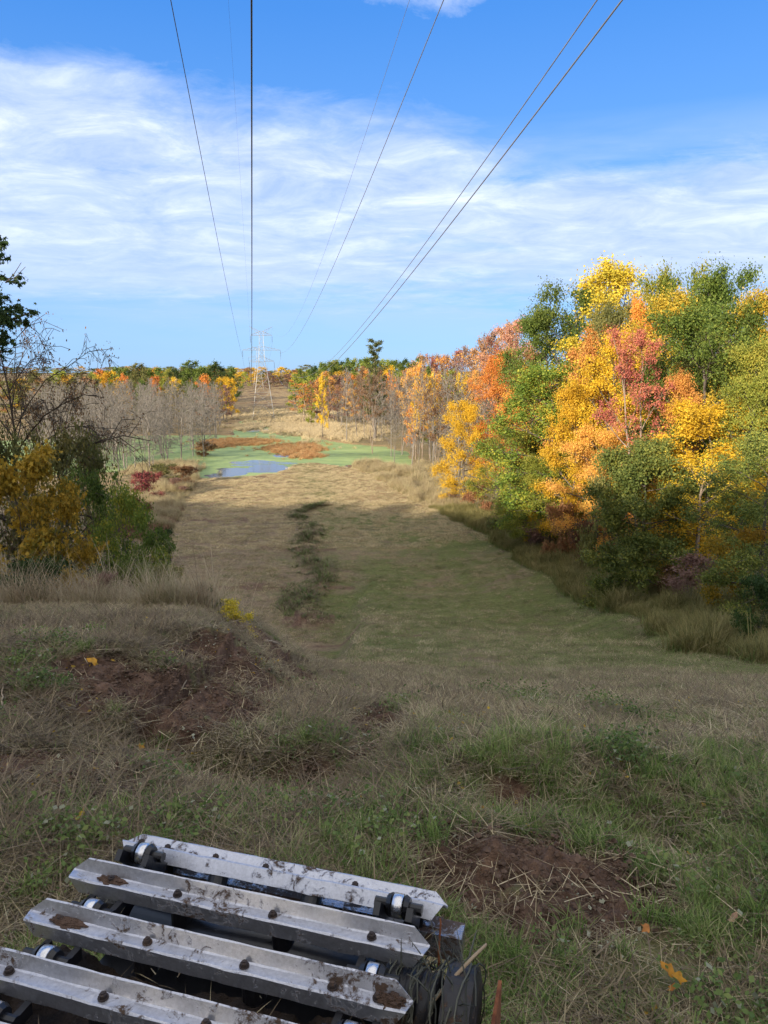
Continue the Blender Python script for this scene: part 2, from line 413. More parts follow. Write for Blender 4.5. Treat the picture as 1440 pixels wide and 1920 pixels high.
# near shrubs with real leaf shapes
proto('n1', 33, 5.5, 2.5, .08, 20, 7, rise=.35, leaf=.17, n_per=38, rad=.5, star=True, multi=3, r0=.06, tips3=1)
proto('n2', 34, 5.0, 2.4, .06, 20, 8, rise=.2, droop=.5, leaf=.11, n_per=48, rad=.5, multi=4, r0=.05)
proto('n3', 35, 1.4, .9, .05, 12, 4, rise=.4, leaf=.06, n_per=60, rad=.2, multi=3, r0=.012)
# leafless swamp trees
for i in range(7):
    proto('d%d' % i, 50+i, 17, 2.9+.4*(i % 3), .16+.04*(i % 3), 18+i, 5, rise=.75, droop=.05*(i % 2), n_per=0, bark=GREYBARK, minr=.024, multi=1+(i % 3 == 1), tips3=3, r0=.11)
for i in range(4):
    proto('e%d' % i, 70+i, 19, 4.0, .38, 14, 5, rise=.8, n_per=10+3*i, rad=.9, leaf=.24, bark=TANBARK, minr=.028, multi=1+(i % 2), tips3=3, r0=.13)

def put_tree(name, label, cat, pk, x, y, h, w, mat, bark=None, group=None, rot=None, z=None, single=False):
    p = PROTOS[pk]; z = Hs(x, y) if z is None else z
    root = bpy.data.objects.new(name, None); COL.objects.link(root)
    root.empty_display_size = .5
    root.location = (x, y, z-.12); root.rotation_euler = (0, 0, rs.uniform(0, 6.28) if rot is None else rot)
    root.scale = (w/p.w, w/p.w, h/p.h)
    tag(root, label, cat, group)
    t = link('trunk', p.wood, root)
    if bark: t.material_slots[0].link = 'OBJECT'; t.material_slots[0].material = bark
    if p.crown:
        c = link('crown', p.crown, root); c.material_slots[0].link = 'OBJECT'; c.material_slots[0].material = LM[mat]
    return root
def put_one(name, label, cat, pk, x, y, h, w, mat, group, z=None):
    """small far tree: one mesh object with wood and leaves"""
    p = PROTOS[pk]; z = Hs(x, y) if z is None else z
    if p.crown is None:
        o = link(name, p.wood); 
    else:
        if not hasattr(p, 'joint'):
            nv = len(p.wood.vertices); V0 = np.zeros(nv*3, np.float32); p.wood.vertices.foreach_get('co', V0)
            V1 = np.zeros(len(p.crown.vertices)*3, np.float32); p.crown.vertices.foreach_get('co', V1)
            f0 = [tuple(f.vertices) for f in p.wood.polygons]; f0 = np.array([f for f in f0 if len(f) == 4])
            k = len(p.crown.polygons[0].vertices); f1 = np.arange(len(V1)//3).reshape(-1, k)+nv
            p.joint = fast_mesh('tree', np.concatenate([V0, V1]).reshape(-1, 3), np.concatenate([f0, f1]), 4, [p.wood.materials[0], LM['green']], np.r_[np.zeros(len(f0)), np.ones(len(f1))])
        o = link(name, p.joint); o.material_slots[1].link = 'OBJECT'; o.material_slots[1].material = LM[mat]
    ln = .07 if p.crown is None else .02
    o.location = (x, y, z-.15); o.rotation_euler = (rs.normal()*ln, rs.normal()*ln, rs.uniform(0, 6.28)); o.scale = (w/p.w, w/p.w, h/p.h)
    tag(o, label, cat, group); return o

def px_depth(px, v):
    k = (px-720)/F/ (CP+0.03)
    return v/(k*.985+.17)
def tree_px(name, label, cat, pk, px, ytop, wpx, depth, mat, bark=None, wf=1.0, group=None, z=None, rot=None, sink=0):
    """stand a tree so that its top and width read as in the photograph"""
    top = P(px, ytop, depth=depth); x = top[0]
    zg = Hs(x, depth) if z is None else z
    sc_m = np.linalg.norm(top-np.array([0, 0, EYE]))/math.hypot(F, 960-ytop, px-720)
    return put_tree(name, label, cat, pk, x, depth, top[2]-zg+.12+sink, wpx*sc_m*wf, mat, bark, group, rot, zg-sink)

# ------------------------------------------------------------------ ground
def build_ground():
    az_f = np.radians(np.linspace(-42, 42, 760)); az_b = np.radians(np.linspace(42, 318, 110))[1:-1]
    az = np.concatenate([az_f, az_b]); R = np.concatenate([[.3], np.geomspace(1.2, 19, 460), np.geomspace(19.3, 9000, 430)])
    A, RR = np.meshgrid(az, R); X = np.sin(A)*RR; Y = np.cos(A)*RR
    x = X.ravel(); y = Y.ravel(); z = H(x, y)
    na = len(az); nr = len(R)
    V = np.stack([x, y, z], 1)
    i = np.arange(nr-1)[:, None]*na; j = np.arange(na)[None, :]; j2 = (j+1) % na
    Fq = np.stack([i+j, i+j2, i+na+j2, i+na+j], -1).reshape(-1, 4)
    me = fast_mesh('ground', V, Fq[:, ::-1], 4, [], smooth=True)
    r = np.hypot(x, y); v = VV(x, y)
    dm = dirt_mask(x, y)*(r < 90)
    inrow = sstep(v, -12.5, -11)*(1-sstep(v, 29, 31))
    n1 = fbm(x*.25, y*.25, 41); n2 = fbm(x*1.5, y*1.5*.6, 42)
    # G: green share; B: pale straw share
    green = np.where(r < 14, .55+.6*(n2-.5), 0)
    mid = .50*sstep(v, 1, 7)+.15+(n1-.5)*1.1+(fbm(x*.9, y*1.6, 47)-.5)*.7
    edge = sstep(y, 95, 125)  # line of the cast shadow; beyond it sunlight is partly painted in
    strip = .75*np.exp(-((v-11)/4.0)**2)
    mid = mid*(1-edge)+edge*(.15+.55*strip+(n1-.5)*.5)
    t14 = sstep(r, 9, 17)
    green = green*(1-t14)+mid*t14
    green = np.clip(green-1.0*sstep(y, 430, 480)*.5, 0, 1)
    green = np.where(inrow > .5, green, np.maximum(green*.6, .35+(n1-.5)*.3))
    straw = np.clip(.36+.9*(n2-.5)+edge*.85+sstep(y, 430, 500)*.3, 0, 1)*np.where(inrow > .5, 1, .6)
    wm = wind_mask(x, y)*((y > 40) & (y < 140))
    streak = fbm(x*.07+y*.02, y*.55, 45, 4)
    straw = straw*(.45+.55*edge)+.9*(streak-.5)*(r > 14)  # straw cut on the shaded side, deepening the shade by colour
    green = np.clip(green-.9*sstep(streak, .5, .7)*(r > 14)*(v < 4), 0, 1)
    straw = straw*(1-wm*.9); green = np.maximum(green*(1-wm*.5), wm*.4); dm = np.maximum(dm, wm*.45)
    dm = np.maximum(dm, .75*sstep(streak, .60, .74)*(r > 40)*(y < 700)*(inrow > .5)*(v < 9))
    dm = np.maximum(dm, .6*sstep(n1, .55, .7)*(y > 440))
    col = np.stack([dm, green, straw, wm], 1).astype(np.float32)
    at = me.color_attributes.new('cover', 'FLOAT_COLOR', 'POINT'); at.data.foreach_set('color', col.ravel())
    m, nt, out = new_mat('ground_cover')
    a = N(nt, 'VertexColor', layer_name='cover'); sep = N(nt, 'SeparateColor'); nt.links.new(a.outputs[0], sep.inputs[0])
    pos = wpos(nt); mp = N(nt, 'Mapping'); mp.inputs['Rotation'].default_value = (0, 0, math.radians(8)); mp.inputs['Scale'].default_value = (.45, 1.3, 1); nt.links.new(pos, mp.inputs[0]); mv = mp.outputs[0]
    nb = noise(nt, .35, 6, mv, .65); nf = noise(nt, 6, 6, pos, .7); nff = noise(nt, 28, 4, pos, .7); nm = noise(nt, 1.6, 5, mv, .7, .6)
    soil = ramp(nt, [(.25, (.06, .037, .025)), (.5, (.15, .092, .062)), (.75, (.26, .17, .12))], nf)
    thatch = ramp(nt, [(.22, (.07, .048, .03)), (.45, (.19, .14, .085)), (.62, (.29, .22, .135)), (.8, (.40, .32, .20))], mth(nt, 'ADD', mth(nt, 'MULTIPLY', nff, .45), mth(nt, 'MULTIPLY', nm, .6)))
    strw = ramp(nt, [(.25, (.13, .085, .045)), (.5, (.33, .235, .12)), (.75, (.50, .385, .21))], mth(nt, 'ADD', mth(nt, 'MULTIPLY', nf, .5), mth(nt, 'MULTIPLY', nm, .5)))
    grs = ramp(nt, [(.25, (.06, .075, .022)), (.5, (.14, .155, .05)), (.75, (.25, .25, .09))], mth(nt, 'ADD', mth(nt, 'MULTIPLY', nff, .5), mth(nt, 'MULTIPLY', nb, .5)))
    gf = mth(nt, 'MULTIPLY', mth(nt, 'SUBTRACT', mth(nt, 'ADD', sep.outputs[1], mth(nt, 'MULTIPLY', mth(nt, 'SUBTRACT', nm, .5), 1.6)), .22), 1.7, True)
    sf = mth(nt, 'MULTIPLY', mth(nt, 'SUBTRACT', mth(nt, 'ADD', sep.outputs[2], mth(nt, 'MULTIPLY', mth(nt, 'SUBTRACT', nb, .5), 1.5)), .2), 1.6, True)
    c = mix(nt, sf, thatch, strw); c = mix(nt, gf, c, grs)
    df = mth(nt, 'MULTIPLY', mth(nt, 'ADD', sep.outputs[0], mth(nt, 'MULTIPLY', mth(nt, 'SUBTRACT', nf, .5), .9)), 1.3, True)
    df = mth(nt, 'MULTIPLY', df, mth(nt, 'GREATER_THAN', sep.outputs[0], .04))
    c = mix(nt, df, c, soil)
    b = N(nt, 'BsdfPrincipled'); b.inputs['Roughness'].default_value = .95; b.inputs['Specular IOR Level'].default_value = .1
    nt.links.new(c, b.inputs['Base Color'])
    bp = N(nt, 'Bump'); bp.inputs['Strength'].default_value = .8; bp.inputs['Distance'].default_value = .12
    nf3 = noise(nt, 3.2, 6, pos, .8)
    c = mix(nt, 1.0, c, ramp(nt, [(.30, (.48, .46, .44)), (.5, (1, 1, 1)), (.66, (1.25, 1.2, 1.1))], nf3), 'MULTIPLY'); nt.links.new(c, b.inputs['Base Color'])
    nt.links.new(mth(nt, 'ADD', nf, mth(nt, 'ADD', mth(nt, 'MULTIPLY', nff, .4), mth(nt, 'MULTIPLY', nm, 1.5))), bp.inputs['Height']); nt.links.new(bp.outputs[0], b.inputs['Normal'])
    nt.links.new(b.outputs[0], out.inputs[0]); me.materials.append(m)
    o = link('ground', me); o['kind'] = 'structure'; return o
build_ground()

# ------------------------------------------------------------------ pond
def build_water():
    poly = PONDS[0]; x0, y0 = poly.min(0)-6; x1, y1 = poly.max(0)+6
    nx, ny = 420, 420
    gx = np.linspace(x0, x1, nx); gy = np.linspace(y0, y1, ny); X, Y = np.meshgrid(gx, gy); x = X.ravel(); y = Y.ravel()
    V = np.stack([x, y, np.full(x.shape, WZ)], 1)
    i = np.arange(ny-1)[:, None]*nx+np.arange(nx-1)[None, :]
    Fq = np.stack([i, i+1, i+1+nx, i+nx], -1).reshape(-1, 4)
    sd = pond_sd(x, y); keep = (sd[Fq] < 5).any(1); Fq = Fq[keep]
    me = fast_mesh('water', V, Fq, 4, [])
    # open water patches (the rest lies under duckweed)
    op = np.zeros(len(x)); nz = fbm(x*.16, y*.16, 60)-.5; nz2 = fbm(x*.5, y*.9, 62)-.5
    for (a, b_, c, d, s) in [(400, 876, 470, 892, 1.0), (455, 872, 545, 886, 1.0), (420, 862, 520, 876, .62), (515, 849, 555, 857, .9), (385, 885, 440, 896, .9), (440, 803, 520, 809, .8), (470, 866, 560, 874, .5), (645, 872, 672, 878, .8), (200, 860, 300, 880, .45), (60, 850, 160, 880, .4)]:
        p = P((a+c)/2, d, z=WZ); q = P((a+c)/2, b_, z=WZ); l = P(a, (b_+d)/2, z=WZ); r_ = P(c, (b_+d)/2, z=WZ)
        cx, cy = (l[0]+r_[0])/2, (p[1]+q[1])/2; rx, ry = (r_[0]-l[0])/2, (q[1]-p[1])/2
        dd = ((x-cx)/rx)**2+((y-cy)/ry)**2
        op = np.maximum(op, s*sstep(1.5-dd+nz*1.6+nz2*1.0, 0, .9))
    at = me.color_attributes.new('open', 'FLOAT_COLOR', 'POINT')
    at.data.foreach_set('color', np.stack([op, op, op, np.ones_like(op)], 1).astype(np.float32).ravel())
    m, nt, out = new_mat('pond_water')
    a = N(nt, 'VertexColor', layer_name='open'); pos = wpos(nt)
    mp = N(nt, 'Mapping'); mp.inputs['Scale'].default_value = (.5, 1, 1); nt.links.new(pos, mp.inputs[0])
    n1 = noise(nt, .5, 7, mp.outputs[0], .7, .5); n2 = noise(nt, .09, 4, mp.outputs[0])
    weed = ramp(nt, [(.32, (.09, .12, .04)), (.46, (.22, .30, .09)), (.6, (.34, .42, .13)), (.72, (.46, .48, .20))], mth(nt, 'ADD', mth(nt, 'MULTIPLY', n1, .5), mth(nt, 'MULTIPLY', n2, .5)))
    wb = N(nt, 'BsdfPrincipled'); wb.inputs['Roughness'].default_value = .7; nt.links.new(weed, wb.inputs['Base Color']); wb.inputs['Specular IOR Level'].default_value = .5
    w = N(nt, 'BsdfPrincipled'); w.inputs['Roughness'].default_value = .06; w.inputs['Base Color'].default_value = (.02, .03, .03, 1); w.inputs['IOR'].default_value = 1.33; w.inputs['Specular IOR Level'].default_value = 1.0
    bp = N(nt, 'Bump'); bp.inputs['Strength'].default_value = .08; bp.inputs['Distance'].default_value = .05; nt.links.new(noise(nt, 3, 3, pos), bp.inputs['Height']); nt.links.new(bp.outputs[0], w.inputs['Normal'])
    f = mth(nt, 'MULTIPLY', mth(nt, 'SUBTRACT', mth(nt, 'ADD', a.outputs[0], mth(nt, 'MULTIPLY', mth(nt, 'SUBTRACT', n1, .5), 1.3)), .42), 5, True)
    s = N(nt, 'MixShader'); nt.links.new(f, s.inputs[0]); nt.links.new(wb.outputs[0], s.inputs[1]); nt.links.new(w.outputs[0], s.inputs[2]); nt.links.new(s.outputs[0], out.inputs[0])
    me.materials.append(m); o = link('water', me); o['kind'] = 'structure'
build_water()

# ------------------------------------------------------------------ scattered ground cover
def strips(rng, n, base_r, length, width, lean, curl, segs=3, z0=0.0, clump=1.0):
    """n tapered blades; returns vertices and quads"""
    a = rng.uniform(0, 6.28, n); rr = base_r*rng.uniform(0, 1, n)**clump
    bx = np.cos(a)*rr; by = np.sin(a)*rr; L = length*rng.uniform(.5, 1.15, n)
    d = rng.uniform(0, 6.28, n); th = np.clip(rng.normal(lean, .25, n), .02, 1.5); w = width*rng.uniform(.7, 1.3, n)
    sx = -np.sin(d); sy = np.cos(d); V = []; p = np.stack([bx, by, np.full(n, z0)+rng.uniform(0, .02, n)], 1)
    for k in range(segs+1):
        ww = w*(1-(k/segs)**1.5*.95)*.5; off = np.stack([sx*ww, sy*ww, 0*ww], 1)
        V += [p-off, p+off]
        p = p+np.stack([np.cos(d)*np.sin(th), np.sin(d)*np.sin(th), np.cos(th)], 1)*(L/segs)[:, None]
        th = np.clip(th+curl*rng.uniform(.3, 1.4, n), 0, 2.2)
    V = np.stack(V, 1); m = (segs+1)*2
    base = (np.arange(n)*m)[:, None, None]
    q = np.array([[2*k, 2*k+1, 2*k+3, 2*k+2] for k in range(segs)])[None]
    V = V.reshape(-1, 3); V[:, 2] = np.maximum(V[:, 2], z0-.01)
    return V, (base+q).reshape(-1, 4)
def join(parts):
    V = []; Fc = []; mi = []; o = 0
    for v, f, m in parts: V.append(v); Fc.append(f+o); mi.append(np.full(len(f), m)); o += len(v)
    return np.concatenate(V), np.concatenate(Fc), np.concatenate(mi)
def leaves_flat(rng, n, rad, size, zlo, zhi, tilt=.8, aspect=.5):
    pos = np.stack([rng.uniform(-rad, rad, n), rng.uniform(-rad, rad, n), rng.uniform(zlo, zhi, n)], 1)
    nrm = rng.normal(size=(n, 3))*tilt+np.array([0, 0, 1.]); nrm /= np.linalg.norm(nrm, axis=1)[:, None]
    t = np.cross(nrm, rng.normal(size=(n, 3))); t /= np.linalg.norm(t, axis=1)[:, None]; b = np.cross(nrm, t); s = size*rng.uniform(.6, 1.3, n)[:, None]
    return np.stack([pos-t*s*.5, pos+b*s*aspect*.5, pos+t*s*.5, pos-b*s*aspect*.5], 1).reshape(-1, 3), np.arange(n*4).reshape(-1, 4)

GREEN = blade_mat('grass_blades', [(.045, .08, .018), (.12, .195, .04), (.25, .32, .09), (.46, .42, .22)])
STRAW = blade_mat('dry_straw', [(.075, .055, .028), (.20, .155, .08), (.37, .30, .165), (.56, .475, .30)], .2)
TALL = blade_mat('tall_dry_grass', [(.20, .15, .09), (.38, .29, .18), (.54, .44, .29), (.17, .20, .06)], .3)
WEED = blade_mat('weed_leaves', [(.06, .10, .03), (.11, .17, .045), (.18, .24, .07), (.26, .29, .09)])
PALE = blade_mat('pale_leaf_undersides', [(.24, .25, .15), (.36, .36, .24), (.45, .43, .31)], .2)
REED = blade_mat('rust_reeds', [(.22, .11, .045), (.42, .21, .08), (.54, .34, .16), (.42, .36, .17)], .3)
TAN = blade_mat('tan_reeds', [(.42, .33, .18), (.62, .50, .30), (.72, .60, .38)], .3)
EDGEW = blade_mat('field_edge_weeds', [(.08, .09, .03), (.17, .165, .055), (.29, .25, .095), (.42, .33, .16)], .3)
TWIG = plain_mat('dead_twigs', (.07, .05, .03), (.24, .18, .11), 1, .9, island=True)
PINKG = blade_mat('pink_brown_grass', [(.16, .07, .05), (.28, .14, .09), (.38, .24, .15)], .3)
GREYG = blade_mat('grey_dry_grass', [(.22, .17, .10), (.38, .30, .17), (.52, .43, .25), (.24, .25, .09)], .3)

def tuft(name, mats, parts):
    V, Fc, mi = join(parts); me = fast_mesh(name, V, Fc, 4, mats, mi)
    return bpy.data.objects.new(name, me)
R = np.random.RandomState
def tset(name, f, n=4):
    c = bpy.data.collections.new(name)
    for i in range(n): c.objects.link(f(R(100+i*13+len(name)), i))
    return c
def S(r, *a, m=0, **k): v, f = strips(r, *a, **k); return (v, f, m)
T_GRASS = tset('grass_tufts', lambda r, i: tuft('grass_tuft', [GREEN, STRAW], [S(r, 50, .13, .13+.03*i, .0075, .5, .35), S(r, 22, .16, .16, .004, 1.1, .2, m=1)]), 5)
T_LONG = tset('long_grass_tufts', lambda r, i: tuft('grass_tuft', [GREEN, STRAW], [S(r, 60, .12, .30+.05*i, .0065, .4, .35, segs=4), S(r, 12, .14, .28, .004, .7, .3, m=1)]), 3)
T_THATCH = tset('thatch_tufts', lambda r, i: tuft('thatch_tuft', [STRAW, TWIG, GREEN], [S(r, 60, .24, .17, .0058, 1.42, .08, z0=.01), S(r, 14, .25, .22, .007, 1.4, .05, z0=.02, m=1), S(r, 10, .2, .1, .004, .9, .3, m=2)]), 5)
T_TWIG = tset('twig_tufts', lambda r, i: tuft('twig_tuft', [TWIG, STRAW], [S(r, 26, .3, .42, .010, 1.35, .06, z0=.03), S(r, 12, .3, .35, .005, 1.2, .1, m=1)]), 4)
def weedf(r, i):
    v, f = leaves_flat(r, 44, .16, .042, .02, .15+.04*i, .7, .6); v2, f2 = leaves_flat(r, 2, .16, .05, .04, .18, .6, .7)
    return tuft('weed_tuft', [WEED, PALE], [(v, f, 0), S(r, 14, .1, .16, .006, .4, .1, m=0), (v2, f2, 1)])
T_WEED = tset('weed_tufts', weedf, 4)
def leafscat(r, i):
    v, f = leaves_flat(r, 12, .3, .05, .02, .06, .5, .75); return tuft('leaf_litter_tuft', [PALE if i % 2 else LM['shadegold']], [(v, f, 0)])
T_LEAF = tset('leaf_litter', leafscat, 4)
T_LOW = tset('mown_tufts', lambda r, i: tuft('mown_tuft', [GREEN, STRAW], [S(r, 70, .5, .09, .010, .6, .25, segs=2), S(r, 60, .5, .17, .009, 1.3, .1, segs=2, m=1)]), 5)
T_LOWS = tset('mown_straw', lambda r, i: tuft('straw_tuft', [STRAW, TAN, GREEN], [S(r, 70, .6, .25, .013, 1.2, .1, segs=2), S(r, 40, .6, .20, .014, .9, .1, segs=2, m=1), S(r, 26, .6, .11, .012, .5, .1, segs=2, m=2)]), 4)
T_STUB = tset('stubble', lambda r, i: tuft('stubble_tuft', [TAN, STRAW, GREEN], [S(r, 90, .8, .30, .03, .75, .15, segs=2), S(r, 34, .8, .25, .026, 1.1, .1, segs=2, m=1), S(r, 10+16*(i % 2), .8, .16, .022, .5, .1, segs=2, m=2)]), 4)  # pale stems, partly brightened in colour to read as sunlit
def clodf(r, i):
    V = []; Fc = []; 
    for _ in range(20):
        c = np.array([r.uniform(-.22, .22), r.uniform(-.22, .22), r.uniform(-.005, .02)]); sz = .004+.024*r.uniform(0, 1)**2.5
        d = np.array([[0, 0, 1], [1, 0, .2], [.3, .95, .3], [-.8, .6, .1], [-.8, -.6, .3], [.3, -.95, .1], [0, 0, -1]])*r.uniform(.6, 1.25, (7, 1))*sz; b = len(V)*1
        o = sum(len(v) for v in V); V.append(c+d)
        for k in range(5):
            k2 = (k+1) % 5; Fc.append([o, o+1+k, o+1+k2, o+1+k2]); Fc.append([o+6, o+1+k2, o+1+k, o+1+k])
    V = np.concatenate(V); me = bpy.data.meshes.new('clod'); me.from_pydata(V.tolist(), [], [f[:3] for f in Fc]); me.materials.append(CLOD); me.update()
    return bpy.data.objects.new('clod', me)
CLOD = plain_mat('earth_clods', (.07, .042, .028), (.17, .11, .075), 9, .95)
T_CLOD = tset('clods', clodf, 5)
def thin_tufts(r, i): return tuft('loose_stems', [STRAW, TAN], [S(r, 16, .3, .22, .005, 1.4, .05, z0=.015), S(r, 6, .3, .3, .007, 1.35, .05, z0=.02, m=1)])
T_LOOSE = tset('loose_stems', thin_tufts, 4)
def tallf(mats, h, n=46, rad=.35, w=.011, lean=.2):
    def f(r, i):
        return tuft('tall_grass_tuft', mats, [S(r, n, rad, h*(.85+.12*i), w, lean, .22, segs=4), S(r, n//3, rad, h*.6, w*1.4, .5, .5, segs=4, m=len(mats)-1)])
    return f
T_TALL = tset('tall_grass', tallf([TALL, EDGEW], .95, 40, .32, .011, .42), 4)
T_EDGE = tset('edge_weeds', tallf([EDGEW, GREEN], .75, 60, .5, .018, .3), 4)
T_REED = tset('rust_reed_tufts', tallf([REED, REED], 1.0, 60, .8, .035, .3), 3)
T_TAN = tset('tan_reed_tufts', tallf([TAN, EDGEW], 1.3, 60, .8, .035, .25), 3)
T_PINK = tset('pink_grass_tufts', tallf([PINKG, TALL], .9, 60, .6, .02, .25), 3)
T_GREY = tset('grey_grass_tufts', tallf([GREYG, EDGEW], 1.2, 60, .7, .024, .25), 3)

def scatter(name, label, cat, coll, pts, scl, nproto, group=None, zoff=0.0, hf=None):
    pts = np.asarray(pts, float); n = len(pts)
    z = H(pts[:, 0], pts[:, 1])+zoff
    me = bpy.data.meshes.new(name); me.vertices.add(n)
    me.vertices.foreach_set('co', np.stack([pts[:, 0], pts[:, 1], z], 1).astype(np.float32).ravel())
    a = me.attributes.new('turn', 'FLOAT_VECTOR', 'POINT')
    rot = np.stack([rs.uniform(-.12, .12, n), rs.uniform(-.12, .12, n), rs.uniform(0, 6.28, n)], 1).astype(np.float32); a.data.foreach_set('vector', rot.ravel())
    a = me.attributes.new('size', 'FLOAT', 'POINT'); a.data.foreach_set('value', np.asarray(scl*np.ones(n), np.float32))
    a = me.attributes.new('which', 'INT', 'POINT'); a.data.foreach_set('value', rs.randint(0, nproto, n).astype(np.int32))
    o = link(name, me)
    ng = bpy.data.node_groups.new(name+'_nodes', 'GeometryNodeTree')
    ng.interface.new_socket('Geometry', in_out='INPUT', socket_type='NodeSocketGeometry'); ng.interface.new_socket('Geometry', in_out='OUTPUT', socket_type='NodeSocketGeometry')
    gi = ng.nodes.new('NodeGroupInput'); go = ng.nodes.new('NodeGroupOutput')
    ci = ng.nodes.new('GeometryNodeCollectionInfo'); ci.inputs['Collection'].default_value = coll; ci.inputs['Separate Children'].default_value = True; ci.inputs['Reset Children'].default_value = True
    ip = ng.nodes.new('GeometryNodeInstanceOnPoints'); ip.inputs['Pick Instance'].default_value = True
    def na(nm, dt):
        q = ng.nodes.new('GeometryNodeInputNamedAttribute'); q.data_type = dt; q.inputs['Name'].default_value = nm; return q.outputs['Attribute']
    ng.links.new(gi.outputs[0], ip.inputs['Points']); ng.links.new(ci.outputs[0], ip.inputs['Instance'])
    ng.links.new(na('which', 'INT'), ip.inputs['Instance Index'])
    e2r = ng.nodes.new('FunctionNodeEulerToRotation'); ng.links.new(na('turn', 'FLOAT_VECTOR'), e2r.inputs[0]); ng.links.new(e2r.outputs[0], ip.inputs['Rotation'])
    ng.links.new(na('size', 'FLOAT'), ip.inputs['Scale']); ng.links.new(ip.outputs[0], go.inputs[0])
    md = o.modifiers.new('scatter', 'NODES'); md.node_group = ng
    tag(o, label, cat, group, 'stuff'); return o

def wedge(n, r0, r1, a0=-33, a1=33, pw=2.0):
    """points over the ground, even per unit of area for pw=2"""
    u = rs.uniform(0, 1, n); r = (r0**pw+u*(r1**pw-r0**pw))**(1/pw); a = np.radians(rs.uniform(a0, a1, n))
    return np.stack([np.sin(a)*r, np.cos(a)*r], 1)
def not_track(p):   # the crawler track stands here
    a = p[:, 0]*.96-p[:, 1]*.279; t = p[:, 0]*.279+p[:, 1]*.96
    return ~((a > -2.0) & (a < -.25) & (t < 2.85))
def keep(p, prob): return p[rs.uniform(0, 1, len(p)) < prob]
# foreground
p = wedge(11500, 1.9, 21, -34, 34, 1.45); p = p[not_track(p)]; dm = dirt_mask(p[:, 0], p[:, 1]); n2 = fbm(p[:, 0]*.8, p[:, 1]*.8, 71)
rightish = sstep(p[:, 0], -2.5, 1.0)
pg = keep(p, np.clip((1-dm*1.6)*(.34+.75*rightish*1.0)*sstep(n2, .25, .5), 0, 1)); scatter('grass', 'short green grass growing over the near bank', 'grass', T_GRASS, pg, rs.uniform(.7, 1.35, len(pg))*np.interp(np.hypot(pg[:, 0], pg[:, 1]), [2, 6, 9, 21], [.85, .9, .6, .4]), 5)
p = wedge(11500, 1.9, 24, -34, 34, 1.4); p = p[not_track(p)]; dm = dirt_mask(p[:, 0], p[:, 1])
pt = keep(p, np.clip(.95-dm*1.7, 0, 1)*(1-.4*sstep(p[:, 0], -.5, 2.0))); scatter('straw', 'mown dry stems lying over the near bank', 'dry straw', T_THATCH, pt, rs.uniform(.7, 1.4, len(pt))*np.interp(np.hypot(pt[:, 0], pt[:, 1]), [2, 8, 12, 24], [.9, 1.2, 1.2, .9]), 5)
p = wedge(900, 2.0, 8, -34, 34, 1.5); p = p[not_track(p)]; n3 = fbm(p[:, 0]*.6, p[:, 1]*.6, 73); dm = dirt_mask(p[:, 0], p[:, 1])
pl = keep(p, sstep(n3, .5, .62)*(1-dm)*sstep(p[:, 0], -3, .6)); scatter('long_grass', 'longer green grass blades standing in clumps on the near bank', 'grass', T_LONG, pl, rs.uniform(.5, .9, len(pl)), 3)
p = wedge(2800, 2.0, 13, -34, 34, 1.6); p = p[not_track(p)]; n3 = fbm(p[:, 0]*.9, p[:, 1]*.9, 74); dm = dirt_mask(p[:, 0], p[:, 1])
pw_ = keep(p, sstep(n3, .5, .68)*(1-dm*1.2)*(dm < .8)); scatter('weeds', 'small leafy weeds growing among the near grass', 'weeds', T_WEED, pw_, rs.uniform(.5, 1.15, len(pw_)), 4)
p = wedge(2600, 2.2, 13, -34, 8, 1.7); p = p[not_track(p)]; n3 = fbm(p[:, 0]*.8, p[:, 1]*.8, 75)
pk_ = keep(p, (1-sstep(p[:, 0], -1.0, 1.8))*sstep(n3, .35, .6)*np.clip(1-1.3*dirt_mask(p[:, 0], p[:, 1]), 0, 1)); scatter('twigs', 'broken brown twigs and stems lying over the dug bank', 'twigs', T_TWIG, pk_, rs.uniform(.5, 1.2, len(pk_)), 4)
p = wedge(230, 2.0, 12, -34, 34, 1.5); p = p[not_track(p)]; scatter('leaf_litter', 'scattered small pale and yellow leaves on the near bank', 'leaves', T_LEAF, p, rs.uniform(.5, 1.0, len(p)), 4)
# mown corridor down the slope
p = wedge(26000, 10, 80, -30, 33, 1.25); v = VV(p[:, 0], p[:, 1]); n3 = fbm(p[:, 0]*.3, p[:, 1]*.5, 76)
ok = (v > -13) & (v < 29) & ~((p[:, 0] < -1.5) & (p[:, 1] < 52)); 
pm = keep(p, ok*(.25+.65*sstep(v, 0, 7))*(.35+.65*sstep(n3, .4, .6))); scatter('mown_grass', 'mown green grass on the slope of the clearing', 'grass', T_LOW, pm, rs.uniform(.6, 1.2, len(pm))*np.interp(pm[:, 1], [9, 20, 40], [.5, .75, 1]), 5)
p = wedge(26000, 9, 155, -30, 33, 1.2); v = VV(p[:, 0], p[:, 1]); n3 = fbm(p[:, 0]*.3, p[:, 1]*.6, 77); sdp = pond_sd(p[:, 0], p[:, 1])
ok = (v > -13) & (v < 28) & ~((p[:, 0] < -1.5) & (p[:, 1] < 52)) & (sdp > .5)
ps = keep(p, ok*(1-.75*sstep(v, 0, 8)*(1-sstep(p[:, 1], 90, 125)))*(.35+.65*sstep(n3, .35, .65))); scatter('mown_straw', 'mown tan stems lying in swathes along the clearing', 'dry straw', T_LOWS, ps, rs.uniform(.6, 1.3, len(ps))*np.interp(ps[:, 1], [9, 16, 40], [.28, .5, 1]), 4)
p = wedge(12500, 86, 172, -24, 12, 1.7); v = VV(p[:, 0], p[:, 1]); sdp = pond_sd(p[:, 0], p[:, 1]); n3 = fbm(p[:, 0]*.2, p[:, 1]*.5, 83)
